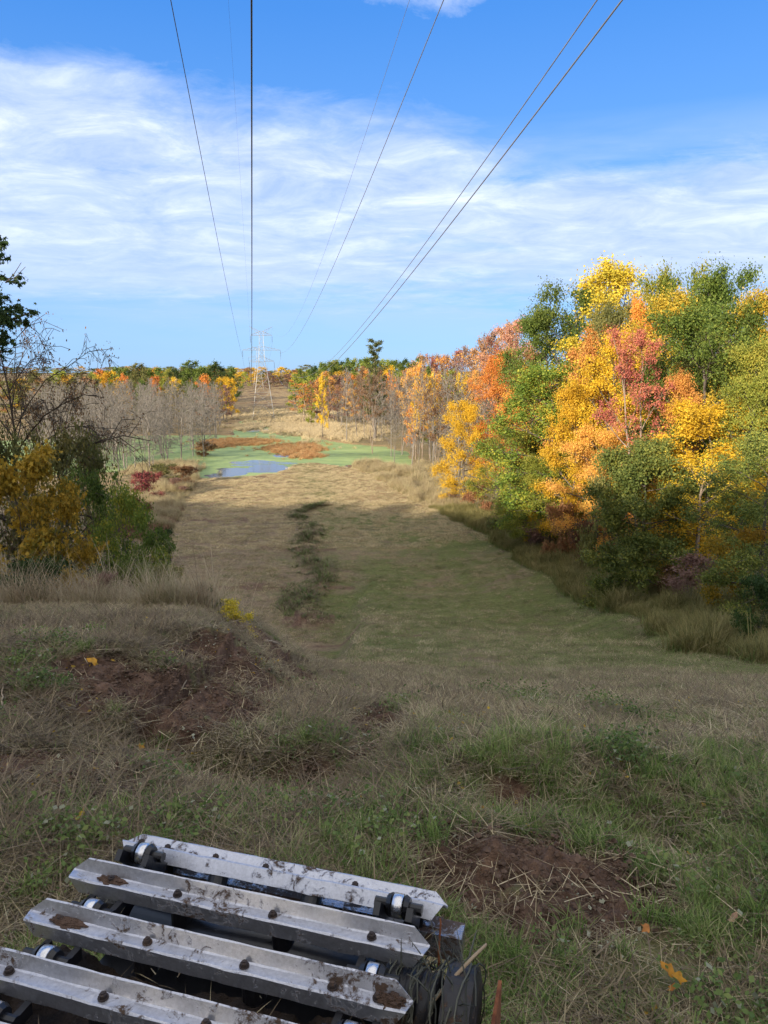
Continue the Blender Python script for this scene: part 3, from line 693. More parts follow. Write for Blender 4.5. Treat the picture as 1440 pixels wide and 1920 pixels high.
ok = (v > -13) & (v < 27) & (sdp > .4); pp = keep(p, ok*(.3+.7*sstep(n3, .35, .6)))
scatter('sunlit_stubble', 'sunlit tan stubble on the mown ground before the pond', 'dry straw', T_STUB, pp, rs.uniform(.5, 1.1, len(pp)), 4)
p = wedge(16000, 2, 14, -34, 34, 1.6); p = p[not_track(p)]; dm = dirt_mask(p[:, 0], p[:, 1]); pc = keep(p, .6*sstep(dm, .2, .6))
scatter('clods', 'crumbly brown earth clods on the dug and scraped patches', 'earth', T_CLOD, pc, rs.uniform(.5, 1.3, len(pc)), 5)
pc = keep(p, .12-.09*dm); scatter('loose_stems', 'loose pale stems strewn over earth and grass on the near bank', 'dry straw', T_LOOSE, pc, rs.uniform(.5, 1.2, len(pc)), 4)
# windrow
q = []
for a, b in zip(WR[:-1], WR[1:]):
    n = int(np.hypot(*(b-a)[:2])*17)
    t = rs.uniform(0, 1, n)[:, None]; q.append(a[None, :2]*(1-t)+b[None, :2]*t+rs.normal(size=(n, 2))*np.array([.95, .6])*np.interp(a[1], [50, 110], [1.15, .55]))
q = np.concatenate(q)
T_DARK = tset('dark_brush', lambda r, i: tuft('brush_tuft', [WEED, TWIG, STRAW], [S(r, 22, .45, .5, .035, .9, .25), S(r, 20, .45, .7, .03, 1.1, .1, m=1), S(r, 7, .5, .5, .022, 1.1, .1, m=2)]), 4)
scatter('cut_brush', 'dark row of cut brush and weeds heaped along the middle of the clearing', 'cut brush', T_DARK, q, rs.uniform(.35, 1.2, len(q))*(.5+1.0*sstep(fbm(q[:, 0]*.5, q[:, 1]*.35, 81), .3, .7)), 4)
# tall dry grass on the left crest
def band(n, pts, wx, wy):
    out = []
    W = [G(a, b) for a, b in pts]; L = [np.hypot(*(b-a)[:2]) for a, b in zip(W[:-1], W[1:])]; tot = sum(L)
    for (a, b, l) in zip(W[:-1], W[1:], L):
        k = int(n*l/tot)+1; t = rs.uniform(0, 1, k)[:, None]; out.append(a[None, :2]*(1-t)+b[None, :2]*t+rs.normal(size=(k, 2))*np.array([wx, wy]))
    return np.concatenate(out)
x = rs.uniform(-9.5, -3.5, 620); y = 14.2+rs.exponential(2.2, 620)-(x+6)*.1
x2 = rs.uniform(-4.9, -3.6, 160); y2 = 13.8+rs.uniform(0, 2.5, 160)
qq = np.concatenate([np.stack([x, y], 1), np.stack([x2, y2], 1)])
scatter('tall_grass', 'tall dry grass standing along the crest on the left', 'tall grass', T_TALL, qq, rs.uniform(.5, 1.2, len(qq))*(.3+1.0*sstep(fbm(qq[:, 0]*1.1, qq[:, 1]*1.1, 82), .3, .68)), 4)
# weeds along the right edge of the clearing, narrow band in row direction
def vband(n, y0, y1, v0, v1, nz=0):
    y = rs.uniform(y0, y1, n); v = rs.uniform(v0, v1, n) if not callable(v0) else v0(y)+rs.uniform(0, 1, n)**1.3*v1(y)
    return np.stack([(v-.17*y)/.985, y], 1)
pe = vband(7500, 12, 112, lambda y: np.interp(y, [12, 20, 31, 45, 60, 80, 95, 112], [12.5, 16, 19.2, 22.5, 25.3, 27.5, 27.5, 26.8])+(vnoise(y*.35, y*0+3)-.5)*2.4, lambda y: np.interp(y, [10, 20, 45, 110], [5, 7, 9, 8]))
scatter('field_edge_weeds', 'green and brown weeds along the foot of the autumn trees on the right', 'weeds', T_EDGE, pe, (.65+1.15*sstep(fbm(pe[:, 0]*.45, pe[:, 1]*.45, 78), .3, .7))*rs.uniform(.7, 1.25, len(pe)), 4)
pe = vband(5200, 108, 168, lambda y: np.interp(y, [105, 125, 150, 170], [25.5, 25, 23, 20]), lambda y: 22+0*y); sdp = pond_sd(pe[:, 0], pe[:, 1]); pe = pe[sdp > 1]
scatter('sunlit_weeds', 'sunlit yellow-brown weeds and grass between the clearing and the leafless trees', 'weeds', T_GREY, pe, (.2+1.3*sstep(fbm(pe[:, 0]*.3, pe[:, 1]*.3, 79), .3, .7))*rs.uniform(.7, 1.2, len(pe)), 3)
# left edge of the clearing, towards the pond
pe = vband(4200, 96, 158, lambda y: -12.2+0*y-8, lambda y: 8.4+0*y); sdp = pond_sd(pe[:, 0], pe[:, 1]); pe = pe[sdp > .8]
scatter('bank_grass', 'grey-brown grass on the bank left of the clearing', 'tall grass', T_GREY, pe, (.3+1.2*sstep(fbm(pe[:, 0]*.3, pe[:, 1]*.3, 80), .3, .7))*rs.uniform(.7, 1.2, len(pe)), 3)
pe = vband(1500, 88, 112, lambda y: -20.5+0*y, lambda y: 8.8+0*y); scatter('pink_grass', 'pinkish brown grass on the left edge of the clearing', 'tall grass', T_PINK, pe, rs.uniform(.6, 1.2, len(pe)), 3)
# reeds in the pond
def patch(n, px0, py0, px1, py1, z=WZ):
    l = P(px0, (py0+py1)/2, z=z); r_ = P(px1, (py0+py1)/2, z=z); a = P((px0+px1)/2, py1, z=z); b = P((px0+px1)/2, py0, z=z)
    ang = rs.uniform(0, 6.28, n); rr = rs.uniform(0, 1, n)**.5*(.7+.6*vnoise(ang*2.4, ang*0+px0))+(rs.uniform(0, 1, n) < .16)*rs.exponential(.22, n)
    return np.stack([(l[0]+r_[0])/2+np.cos(ang)*rr*(r_[0]-l[0])/2, (a[1]+b[1])/2+np.sin(ang)*rr*(b[1]-a[1])/2], 1)
def wscatter(name, label, cat, coll, pts, s, nproto):
    o = scatter(name, label, cat, coll, pts, s, nproto)
    co = np.zeros(len(pts)*3, np.float32); o.data.vertices.foreach_get('co', co); co = co.reshape(-1, 3); co[:, 2] = np.maximum(co[:, 2], WZ-.05); o.data.vertices.foreach_set('co', co.ravel()); return o
q = np.concatenate([patch(900, 385, 823, 510, 836), patch(700, 500, 833, 608, 850), patch(260, 550, 849, 606, 861), patch(240, 375, 830, 430, 844)])
wscatter('rust_reeds', 'rust-orange reeds growing in the duckweed pond', 'reeds', T_REED, q, rs.uniform(.55, 1.1, len(q)), 3)
q = np.concatenate([patch(1500, 508, 792, 650, 816), patch(500, 430, 795, 500, 806), patch(1800, 430, 765, 620, 792, -17.2), patch(600, 560, 800, 720, 830)])
wscatter('tan_reeds', 'pale tan reeds beyond the pond around the foot of the pylon', 'reeds', T_TAN, q, rs.uniform(.6, 1.3, len(q)), 3)
q = np.concatenate([patch(500, 250, 868, 372, 892)]); wscatter('bank_weeds', 'yellow-brown weeds on the bank left of the open water', 'weeds', T_GREY, q, rs.uniform(.7, 1.3, len(q)), 3)

# ------------------------------------------------------------------ the autumn trees on the right
BIG = [
 ('cottonwood_tree', 'tallest bright yellow tree on the skyline of the right-hand wood', 't2', 1166, 491, 128, 50, 'yellow'),
 ('oak_tree', 'green tree on the skyline just left of the tallest yellow tree', 'r2', 1078, 527, 110, 50, 'green'),
 ('oak_tree', 'dark green tree sloping down to the left end of the right-hand skyline', 'r2', 1030, 584, 95, 46, 'green'),
 ('oak_tree', 'green skyline tree just right of the tallest yellow tree', 'r2', 1273, 502, 92, 52, 'greengold'),
 ('oak_tree', 'rounded green skyline tree near the right edge of the photo', 'r1', 1362, 502, 104, 52, 'green'),
 ('cottonwood_tree', 'bright yellow tree in front of the green skyline trees', 't2', 1252, 549, 100, 44, 'yellow'),
 ('maple_tree', 'small red-orange crown between two yellow trees near the top', 'r3', 1208, 560, 46, 46, 'orange'),
 ('oak_tree', 'olive green crown below the tallest yellow tree', 'r2', 1165, 566, 74, 45, 'olive'),
 ('oak_tree', 'large dark green tree left of the right photo edge', 'r2', 1333, 571, 150, 38, 'green'),
 ('cottonwood_tree', 'lemon yellow tree cut by the right photo edge', 't2', 1425, 546, 90, 44, 'yellow'),
 ('maple_tree', 'peach-orange tree left of the big golden tree', 'r3', 1115, 612, 92, 40, 'peach'),
 ('maple_tree', 'big golden yellow tree in the middle of the right-hand wood', 't2', 1158, 622, 104, 36, 'gold'),
 ('maple_tree', 'crimson topped tree with pale bare stems in its centre', 's1', 1228, 615, 100, 28, 'crimson'),
 ('oak_tree', 'wide green tree turning yellow at the front left of the wood', 'r4', 1040, 680, 160, 33, 'greengold'),
 ('maple_tree', 'flame orange tree standing left of the wide green tree', 't1', 938, 660, 72, 42, 'orange'),
 ('maple_tree', 'thin pink-red crown against the sky at the left of the wood', 's1', 943, 598, 84, 56, 'pink'),
 ('maple_tree', 'yellow and orange tree at the left foot of the wood', 'r4', 872, 752, 66, 31, 'gold'),
 ('maple_tree', 'golden tree with layered branches below the crimson tree', 'r4', 1340, 752, 180, 30, 'gold'),
 ('oak_tree', 'dark green shaded tree standing in front of the golden trees', 'c1', 1216, 828, 132, 21.5, 'shadegreen'),
 ('oak_tree', 'dark green shaded tree cut by the right photo edge', 'r4', 1450, 812, 150, 21.5, 'shadegreen'),
 ('oak_tree', 'yellow-green tree at the right photo edge below the lemon yellow one', 'r3', 1425, 640, 100, 34, 'lime'),
 ('maple_tree', 'peach and pink lower tree between the green and golden trees', 'r2', 1128, 800, 110, 29, 'peach'),
 ('maple_tree', 'yellow tree low in the gap left of the dark shaded tree', 'r1', 1085, 720, 90, 31, 'gold'),
 ('maple_tree', 'salmon pink tree just right of the crimson topped tree', 'r3', 1285, 700, 70, 33, 'peach'),
 ('oak_tree', 'pale green small tree at the front of the wide green tree', 'r1', 960, 800, 95, 29.5, 'lime'),
 ('oak_tree', 'lime green low tree right of the pale green small tree', 'r4', 1035, 850, 100, 28.5, 'lime'),
 ('maple_tree', 'yellow-orange sapling with thin crown beside the dark shaded tree', 's2', 1320, 850, 90, 24, 'gold'),
 ('oak_tree', 'dim green tree filling the gap at the top right between skyline trees', 'r3', 1315, 620, 90, 46, 'olive'),
 ('oak_tree', 'green crown filling the skyline between the two green skyline trees on the right', 'r4', 1318, 535, 80, 54, 'greengold'),
 ('oak_tree', 'dark green crown just below the right end of the skyline', 'r2', 1400, 575, 90, 42, 'green'),
 ('maple_tree', 'orange tree half hidden behind the wide green tree', 'r1', 1000, 690, 76, 40, 'orange'),
 ('maple_tree', 'rust coloured tree behind the flame orange tree', 'r2', 985, 650, 70, 52, 'rust'),
]
for (nm, lb, pk, px, yt, wpx, v, mt) in BIG:
    v = (v if v < 25 else 25+(v-25)*.5)+4
    tree_px(nm, lb, 'tree', pk, px, yt, wpx, px_depth(px, v), mt, wf=2.0 if yt < 600 else 1.6)
# shrubs along the foot of the wood
for (lb, pk, px, yt, wpx, v, mt) in [
 ('reddish brown shrub at the left foot of the wood', 'b1', 895, 900, 55, 27.5, 'rust'), ('mauve leafless-looking shrub at the corner of the weedy field edge', 'b3', 850, 925, 50, 27, 'mauve'),
 ('dull olive shrub below the wide green tree', 'b2', 955, 925, 80, 27, 'olive'), ('yellow-orange small shrub right of the dull olive one', 'b1', 998, 940, 32, 26, 'gold'),
 ('green shrub with an orange top near the dark shaded tree', 'b2', 1053, 940, 60, 25.5, 'rust'), ('grey-green rounded shrub leaning on the dark shaded tree', 'b2', 1138, 890, 75, 24.5, 'olive'),
 ('mauve shrub below the yellow-orange small shrub', 'b3', 1010, 975, 80, 25.5, 'mauve'), ('dark red-brown shrub left of the dark shaded tree', 'b3', 1095, 975, 70, 24.5, 'brown'),
 ('yellow-leaved shrub at the lower right by the photo edge', 'b3', 1400, 985, 100, 21, 'shadegold'), ('mauve-brown shrub under the dark shaded tree', 'b3', 1300, 1040, 130, 21, 'mauve'),
 ('dark green bush in the bottom right corner of the wood', 'b2', 1435, 1080, 90, 17.5, 'dark'), ('thin yellow shrub at the right end of the wood foot', 'b3', 1350, 1010, 80, 20.5, 'shadegold'),
 ('low brown shrub right of the dark shaded tree', 'b3', 1255, 1060, 80, 22, 'brown'), ('dark olive shrub at the foot of the lime green tree', 'b2', 1000, 905, 70, 28, 'dark')]:
    tree_px('shrub', lb, 'shrub', pk, px, yt, wpx, px_depth(px, v+3.2), mt)
# deeper wood behind the front rows (seen through the gaps)
k = 0
for v0, n in ((50, 9), (60, 8)):
    for i in range(n):
        px = 1010+i*52+rs.uniform(-14, 14); d = px_depth(px, v0+rs.uniform(-3, 3)); x = (px-720)/F*d/.99
        mt = ['green', 'gold', 'olive', 'orange'][k % 4]; k += 1
        h = 19+rs.uniform(-2, 2)
        put_tree('woodland_tree', {'green': 'green tree deep in the right-hand wood', 'gold': 'golden tree deep in the right-hand wood', 'olive': 'olive tree deep in the right-hand wood', 'orange': 'orange tree deep in the right-hand wood'}[mt]+' behind the front rows', 'tree', 'r%d' % (1+k % 4), x, d, min(h, 3.0+d*.10-Hs(x, d)), 10.5, mt, group='%s trees deep in the right-hand wood' % mt)

# ------------------------------------------------------------------ leafless swamp trees
def vx(v, y): return (v-.17*y)/.985
cnt = 0
for i in range(285):
    y = 158+rs.uniform(0, 1)**1.25*170; v = -12.5-rs.uniform(0, 1)**.9*np.interp(y, [158, 330], [46, 75])
    if y < 172: v -= 9
    x = vx(v, y); pxx = 720+F*x/y
    if pxx < 60: continue
    h = (9+10*rs.uniform(0, 1)**.6)*(1.0 if y > 175 else .85)
    put_one('bare_tree', 'thin leafless grey tree in the flooded stand left of the pond', 'tree', 'd%d' % (i % 7), x, y, h, rs.uniform(4.5, 7.5), None, 'leafless grey trees left of the pond', z=max(Hs(x, y), WZ-.3)); cnt += 1
for i in range(130):
    y = 128+rs.uniform(0, 1)**1.1*210; v = np.interp(y, [128, 150, 230, 340], [36, 31, 27, 34])+rs.uniform(0, 1)**1.0*42
    x = vx(v, y); pxx = 720+F*x/y
    if pxx > 920: continue
    h = 10+13*rs.uniform(0, 1)**.6
    if i % 6 < 5:
        put_one('bare_tree', 'leafless pale-trunked tree in the stand right of the pond', 'tree', 'd%d' % (i % 7), x, y, h, rs.uniform(4.5, 7), None, 'leafless pale trees right of the pond', z=max(Hs(x, y), WZ-.3))
    else:
        mt = ['rust', 'peach', 'mauve', 'brown'][i % 4]
        put_one('thin_tree', 'nearly bare tree with a few %s leaves right of the pond' % {'rust': 'rusty', 'peach': 'orange', 'mauve': 'mauve', 'brown': 'brown'}[mt], 'tree', 'e%d' % (i % 4), x, y, h, rs.uniform(5.5, 8), mt, 'nearly bare %s trees right of the pond' % mt, z=max(Hs(x, y), WZ-.3))
# single bright dead trunks in front
for (px, yb, yt, w_, lb) in [(650, 830, 690, 40, 'white-barked leafless tree at the green edge of the pond'), (739, 876, 745, 26, 'slim brown leafless tree standing nearest the pond spit'), (785, 880, 690, 46, 'tall pale leafless tree with a forked trunk right of the pond'), (812, 878, 700, 44, 'tall pale leafless tree nearest the yellow and orange tree'),
                             (216, 902, 800, 22, 'short leafless snag at the near edge of the left swamp'), (160, 900, 760, 30, 'leafless tree at the near edge of the left swamp')]:
    b = P(px, yb, z=WZ); t = P(px, yt, depth=b[1]); sm = b[1]/F
    o = put_tree('bare_tree', lb, 'tree', 'd%d' % (px % 7), b[0], b[1], t[2]-WZ, w_*sm, None, bark=GREYBARK)
# foliage trees behind the swamp, right side
skyR = [(540, 700), (600, 680), (640, 672), (700, 668), (780, 672), (800, 658), (870, 645), (905, 628), (960, 600)]
def sky_at(px): return np.interp(px, [a for a, b in skyR], [b for a, b in skyR])
lab = {'green': 'green', 'orange': 'orange', 'red': 'red', 'gold': 'golden', 'lime': 'yellow-green', 'peach': 'peach-orange', 'olive': 'olive', 'dark': 'dark green', 'mauve': 'mauve', 'rust': 'rust-brown', 'yellow': 'yellow'}
rows = [
 # (px0, px1, n, depth, dy below skyline, materials, width m)
 (548, 790, 26, 430, (0, 8), ['lime', 'green', 'lime', 'green', 'dark', 'green'], 12, 'in the green row on the right skyline beyond the pond'),
 (566, 800, 20, 330, (16, 30), ['orange', 'lime', 'rust', 'peach', 'lime', 'mauve', 'gold'], 11, 'in the coloured row below the right skyline'),
 (790, 960, 15, 215, (0, 16), ['rust', 'red', 'mauve', 'peach', 'rust'], 8, 'on the skyline between the pine and the right-hand wood'),
 (770, 930, 10, 170, (30, 75), ['peach', 'gold', 'rust', 'peach', 'lime'], 6.5, 'behind the leafless trees right of the pond'),
 (600, 780, 8, 270, (44, 70), ['mauve', 'rust', 'peach', 'rust'], 7, 'low among the leafless trees right of the pond'),
]
ri = 0
for (a, b, n, dep, dy, ms, wm, where) in rows:
    ri += 1
    for i in range(n):
        px = a+(b-a)*(i+.5)/n+rs.uniform(-5, 5); d = dep*rs.uniform(.93, 1.08); yt = sky_at(px)+rs.uniform(*dy)
        top = P(px, yt, depth=d); x = top[0]; zg = Hs(x, d); m_ = ms[i % len(ms)]
        if top[2]-zg < 4: continue
        put_one('autumn_tree', '%s tree %s' % (lab[m_], where), 'tree', ('f%d' % (i % 5)) if (d > 290 and ri < 3 and (ri == 1 or i % 3)) else 'g%d' % (i % 4), x, d, top[2]-zg+.15, wm*rs.uniform(.85, 1.2), m_, '%s trees %s' % (lab[m_], where))
for (px, yt, yb, w_, mt, pk, lb) in [(603, 700, 760, 22, 'gold', 'f1', 'bright golden tree where the two lower wires cross the wood'), (806, 685, 760, 34, 'green', 'f2', 'green tree between orange crowns behind the leafless trees'),
                                     (785, 680, 790, 40, 'peach', 'f3', 'tall peach-yellow tree left of the green one behind the leafless trees'), (583, 768, 797, 18, 'lime', 'b2', 'small lime green bush beyond the tan reeds'), (600, 775, 795, 12, 'gold', 'b2', 'small yellow bush next to the lime green bush'),
                                     (770, 760, 815, 22, 'orange', 'f4', 'low salmon-orange tree among pale trunks')]:
    d = 240 if pk != 'b2' else 300
    if px == 770 or px == 785 or px == 806: d = 190
    tree_px('autumn_tree' if pk != 'b2' else 'shrub', lb, 'tree' if pk != 'b2' else 'shrub', pk, px, yt, w_, d, mt)
# far left wood
for (a, b, n, dep, y0, y1, ms, wm, where) in [
  (-30, 445, 30, 1080, 686, 691, ['olive', 'green', 'rust', 'lime', 'olive', 'gold'], 24, 'on the farthest left skyline'),
  (560, 760, 10, 900, 683, 690, ['olive', 'green', 'lime'], 20, 'on the farthest right skyline'),
  (150, 440, 20, 520, 688, 697, ['olive', 'lime', 'orange', 'green', 'gold'], 17, 'on the far left skyline'),
  (210, 440, 15, 400, 684, 694, ['green', 'lime', 'dark', 'olive', 'green'], 12, 'in the green wood behind the left swamp'),
  (180, 430, 13, 340, 700, 722, ['orange', 'lime', 'gold', 'olive', 'green'], 9, 'in the lower front of the wood behind the left swamp'),
  (-20, 210, 14, 330, 692, 715, ['rust', 'olive', 'lime', 'gold', 'olive'], 12, 'behind the half-bare tree on the left'),
  (440, 565, 14, 830, 687, 697, ['gold', 'olive', 'rust', 'lime', 'gold'], 18, 'at the far end of the clearing'),
  (443, 472, 4, 790, 695, 703, ['gold', 'yellow', 'lime'], 12, 'left of the far end of the clearing'),
  (505, 560, 6, 760, 698, 706, ['mauve', 'rust', 'olive'], 14, 'right of the far end of the clearing')]:
    for i in range(n):
        px = a+(b-a)*(i+.5)/n+rs.uniform(-6, 6); d = dep*rs.uniform(.93, 1.08); yt = rs.uniform(y0, y1)
        top = P(px, yt, depth=d); x = top[0]; v = VV(x, d)
        if d < 700 and d > 450 and -18 < v < 34: continue
        zg = Hs(x, d); m_ = ms[i % len(ms)]
        hh = top[2]-zg+.15
        if hh < 5: hh = 7
        put_one('autumn_tree', '%s tree %s' % (lab[m_], where), 'tree', 'f%d' % (i % 5), x, d, hh, wm*rs.uniform(.85, 1.2), m_, '%s trees %s' % (lab[m_], where))
for (px, yt, w_, d, mt, lb) in [(358, 676, 62, 370, 'green', 'tall green and yellow tree standing above the left wood'), (404, 678, 56, 360, 'dark', 'tall dark green tree at the right end of the left wood'), (258, 681, 50, 385, 'olive', 'olive tree rising above the middle of the left wood'),
                               (432, 708, 32, 345, 'gold', 'orange and green tree beside the clearing at the end of the left wood'), (423, 722, 30, 320, 'mauve', 'dull red tree in front of the left wood beside the clearing'), (232, 700, 30, 335, 'orange', 'orange tree low in the front of the left wood')]:
    tree_px('autumn_tree', lb, 'tree', 'f%d' % (px % 5), px, yt, w_, d, mt)
# trees lining the far clearing on both sides
for sgn in (-1, 1):
    for i in range(16):
        y = 480+i*30+rs.uniform(-8, 8); v = (-22 if sgn < 0 else 38)+sgn*rs.uniform(0, 14); x = vx(v, y); m_ = ['lime', 'green', 'gold', 'rust', 'olive', 'orange'][(i*5+sgn) % 6]
        put_one('autumn_tree', '%s tree lining the %s side of the far clearing' % (lab[m_], 'left' if sgn < 0 else 'right'), 'tree', 'f%d' % (i % 5), x, y, min(rs.uniform(13, 18), 3.2-Hs(x, y)+y*(.006 if sgn < 0 else .014)), rs.uniform(9, 13), m_, '%s trees lining the %s side of the far clearing' % (lab[m_], 'left' if sgn < 0 else 'right'))

# ------------------------------------------------------------------ white pine
def build_pine():
    r = random.Random(5); rng = np.random.RandomState(5)
    Ht = 20; paths = []; tips = []
    tr = [Vector((r.uniform(-.12, .12), r.uniform(-.12, .12), Ht*i/10)) for i in range(11)]
    paths.append((tr, [.3*(1-.085*i) for i in range(11)]))
    for k in range(34):
        t = .22+.76*(k/33); st = Vector((0, 0, Ht*t)); az = k*2.4+r.uniform(-.4, .4)
        L = (3.9*(1-.62*((t-.22)/.78)))*r.uniform(.55, 1.25)
        if .72 < t < .82: L *= .45
        el = .15+.9*max(0, t-.7)+r.uniform(-.05, .35)
        d = Vector((math.cos(az)*math.cos(el), math.sin(az)*math.cos(el), math.sin(el))); p1 = st+d*L*.6; p2 = st+d*L+Vector((0, 0, L*.22))
        paths.append(([st, p1, p2], [.07, .05, .02])); tips += [(p2, 1), (p1, .8), ((p1+p2)/2, .9)]
        for s in range(3):
            e = p1+Vector((r.uniform(-1, 1), r.uniform(-1, 1), r.uniform(.1, .6)))*L*.3; paths.append(([p1, (p1+e)/2, e], [.03, .02, .01])); tips.append((e, .7))
    p = Proto(); p.wood = wood_mesh('trunk', paths, BARK, 5)
    V, Fc, k = leaf_cloud(rng, tips, .85, 95, .26, .5, .35); s = V; p.crown = fast_mesh('crown', V, Fc, k, [LM['pine']])
    p.h = 20.8; p.w = 7.6; PROTOS['pine'] = p
build_pine()
tree_px('pine_tree', 'ragged dark pine rising above the wood right of the pond', 'tree', 'pine', 703, 633, 62, 235, 'pine', wf=1.0)

# ------------------------------------------------------------------ left side, near
tree_px('maple_shrub', 'amber-leaved maple sapling at the left photo edge above the dry grass', 'tree', 'n1', 40, 838, 230, 17.5, 'shadegold', rot=1.0)
tree_px('maple_shrub', 'low amber-leaved maple sapling behind the tall grass at left', 'tree', 'n1', 105, 905, 130, 17.0, 'shadegold', rot=2.5)
tree_px('sumac_shrub', 'dark green drooping shrub right of the amber maple sapling', 'shrub', 'n2', 190, 880, 190, 20.5, 'green', rot=.4)
tree_px('sumac_shrub', 'green-gold drooping shrub reaching over the left edge of the clearing', 'shrub', 'n2', 245, 905, 150, 19.5, 'greengold', rot=2.2)
tree_px('sumac_shrub', 'low green drooping shrub nearest the clearing at left', 'shrub', 'n2', 275, 985, 105, 18.5, 'green', rot=3.2)
tree_px('shrub', 'dark green shrub under the half-bare tree', 'shrub', 'n2', 85, 795, 210, 24, 'olive', rot=4)
tree_px('shrub', 'olive green shrub behind the drooping shrubs on the left', 'shrub', 'n2', 150, 815, 150, 27, 'olive', rot=5)
tree_px('shrub', 'olive shrub at the left photo edge behind the amber sapling', 'shrub', 'n2', 0, 800, 190, 24, 'olive', rot=2.7)
tree_px('shrub', 'small pale green shrub in front of the left swamp', 'shrub', 'n2', 182, 862, 60, 34, 'lime', rot=1.7)
tree_px('yellow_shrub', 'small bright yellow shrub on the crest left of the mown slope', 'shrub', 'n3', 430, 1128, 92, 13.4, 'yellow', rot=.5, sink=.25)
for (px, yt, w_, d, mt, lb) in [(300, 1062, 95, 15.8, 'olive', 'low olive shrub standing in the dry grass of the left crest'), (372, 1098, 70, 14.8, 'dark', 'low dark shrub at the right end of the dry grass on the left crest'), (60, 1050, 120, 15.6, 'dark', 'low dark green shrub in the dry grass by the left photo edge'), (190, 1072, 70, 15.2, 'mauve', 'low mauve-brown shrub in the middle of the dry grass on the left crest'), (272, 885, 62, 118, 'maroon', 'maroon shrub on the left bank by the pond'), (345, 872, 50, 135, 'brown', 'brown-green shrub on the left bank nearest the open water'), (305, 870, 60, 140, 'olive', 'olive shrub on the left bank behind the maroon one'), (255, 930, 60, 92, 'brown', 'dull brown shrub beside the pinkish grass'), (330, 895, 40, 128, 'mauve', 'mauve shrub on the left bank between the maroon shrub and the water'),
                               (300, 990, 50, 78, 'dark', 'dark green shrub at the left edge of the mown ground'), (385, 828, 40, 190, 'brown', 'rusty brown shrub at the left end of the rust-orange reeds')]:
    tree_px('shrub', lb, 'shrub', 'b2' if mt != 'mauve' else 'b3', px, yt, w_, d, mt)
# half-bare arching tree and dark oak at the left edge
proto('arch', 91, 11, 6.6, .15, 34, 9, rise=.38, droop=.5, leaf=.085, n_per=8, rad=.5, minr=.009, tips3=6, bark=BARK, r0=.2, shape='round')
tree_px('bare_limbed_tree', 'half-bare tree with arching dark branches and a few brown leaves', 'tree', 'arch', 2, 592, 470, 25, 'brown', bark=DARKBARK, rot=.9)
proto('arch2', 92, 6, 4.0, .2, 24, 8, rise=.3, droop=.7, leaf=.075, n_per=7, rad=.4, minr=.007, tips3=5, bark=BARK, r0=.1)
tree_px('bare_limbed_tree', 'lower drooping half-bare tree in front of the left swamp', 'tree', 'arch2', 95, 715, 270, 27, 'brown', bark=DARKBARK, rot=2.0)
def build_oak():
    r = random.Random(3); rng = np.random.RandomState(3)
    base = P(-120, 1000, depth=19.0); bx = base[0]; zg = Hs(bx, 19.0); paths = []; tips = []
    top = P(-110, 300, depth=19)[2]
    tr = [Vector((r.uniform(-.1, .1), r.uniform(-.1, .1), (top-zg)*i/10)) for i in range(11)]
    paths.append((tr, [.28*(1-.08*i) for i in range(11)]))
    ends = [(2, 455), (8, 520), (-10, 480), (14, 590), (60, 585), (35, 580), (-5, 560), (-30, 430), (-20, 540), (5, 640), (-60, 500), (-80, 420), (-140, 380), (-200, 450), (-240, 520), (-180, 330), (-120, 300), (-20, 620), (-60, 600)]
    for (px, py) in ends:
        dd = 19+r.uniform(-1.2, 1.2); e = Vector(P(px, py, depth=dd))-Vector((bx, 19.0, zg))
        st = Vector((0, 0, max(2, e.z-abs(e.x)*.35-.4))); m = st.lerp(e, .5)+Vector((0, 0, .25))
        paths.append(([st, m, e], [.09, .06, .015]))
        for q in range(7):
            u = st.lerp(e, r.uniform(.62, 1.0)); e2 = u+Vector((r.uniform(-.35, .35), r.uniform(-.5, .5), r.uniform(-.12, .25)))
            paths.append(([u, (u+e2)/2, e2], [.02, .014, .008])); tips.append((e2, .8))
        tips.append((e, .8))
    for (px, py) in [(48, 500), (40, 492)]:
        e = Vector(P(px, py, depth=19))-Vector((bx, 19.0, zg)); st = Vector(P(10, 530, depth=19))-Vector((bx, 19.0, zg))
        paths.append(([st, st.lerp(e, .5)+Vector((0, 0, -.05)), e], [.02, .012, .006]))
    p = Proto(); p.wood = wood_mesh('trunk', paths, BARK, 6)
    V, Fc, k = leaf_cloud(rng, tips, .26, 34, .13, .4, .7, True); p.crown = fast_mesh('crown', V, Fc, k, [LM['dark']]); p.h = 1; p.w = 1; PROTOS['oak'] = p
    put_tree('oak_tree', 'dark green oak whose branch tips reach in at the left photo edge', 'tree', 'oak', bx, 19.0, 1, 1, 'dark', bark=BARK, rot=0, z=zg+.12)
build_oak()

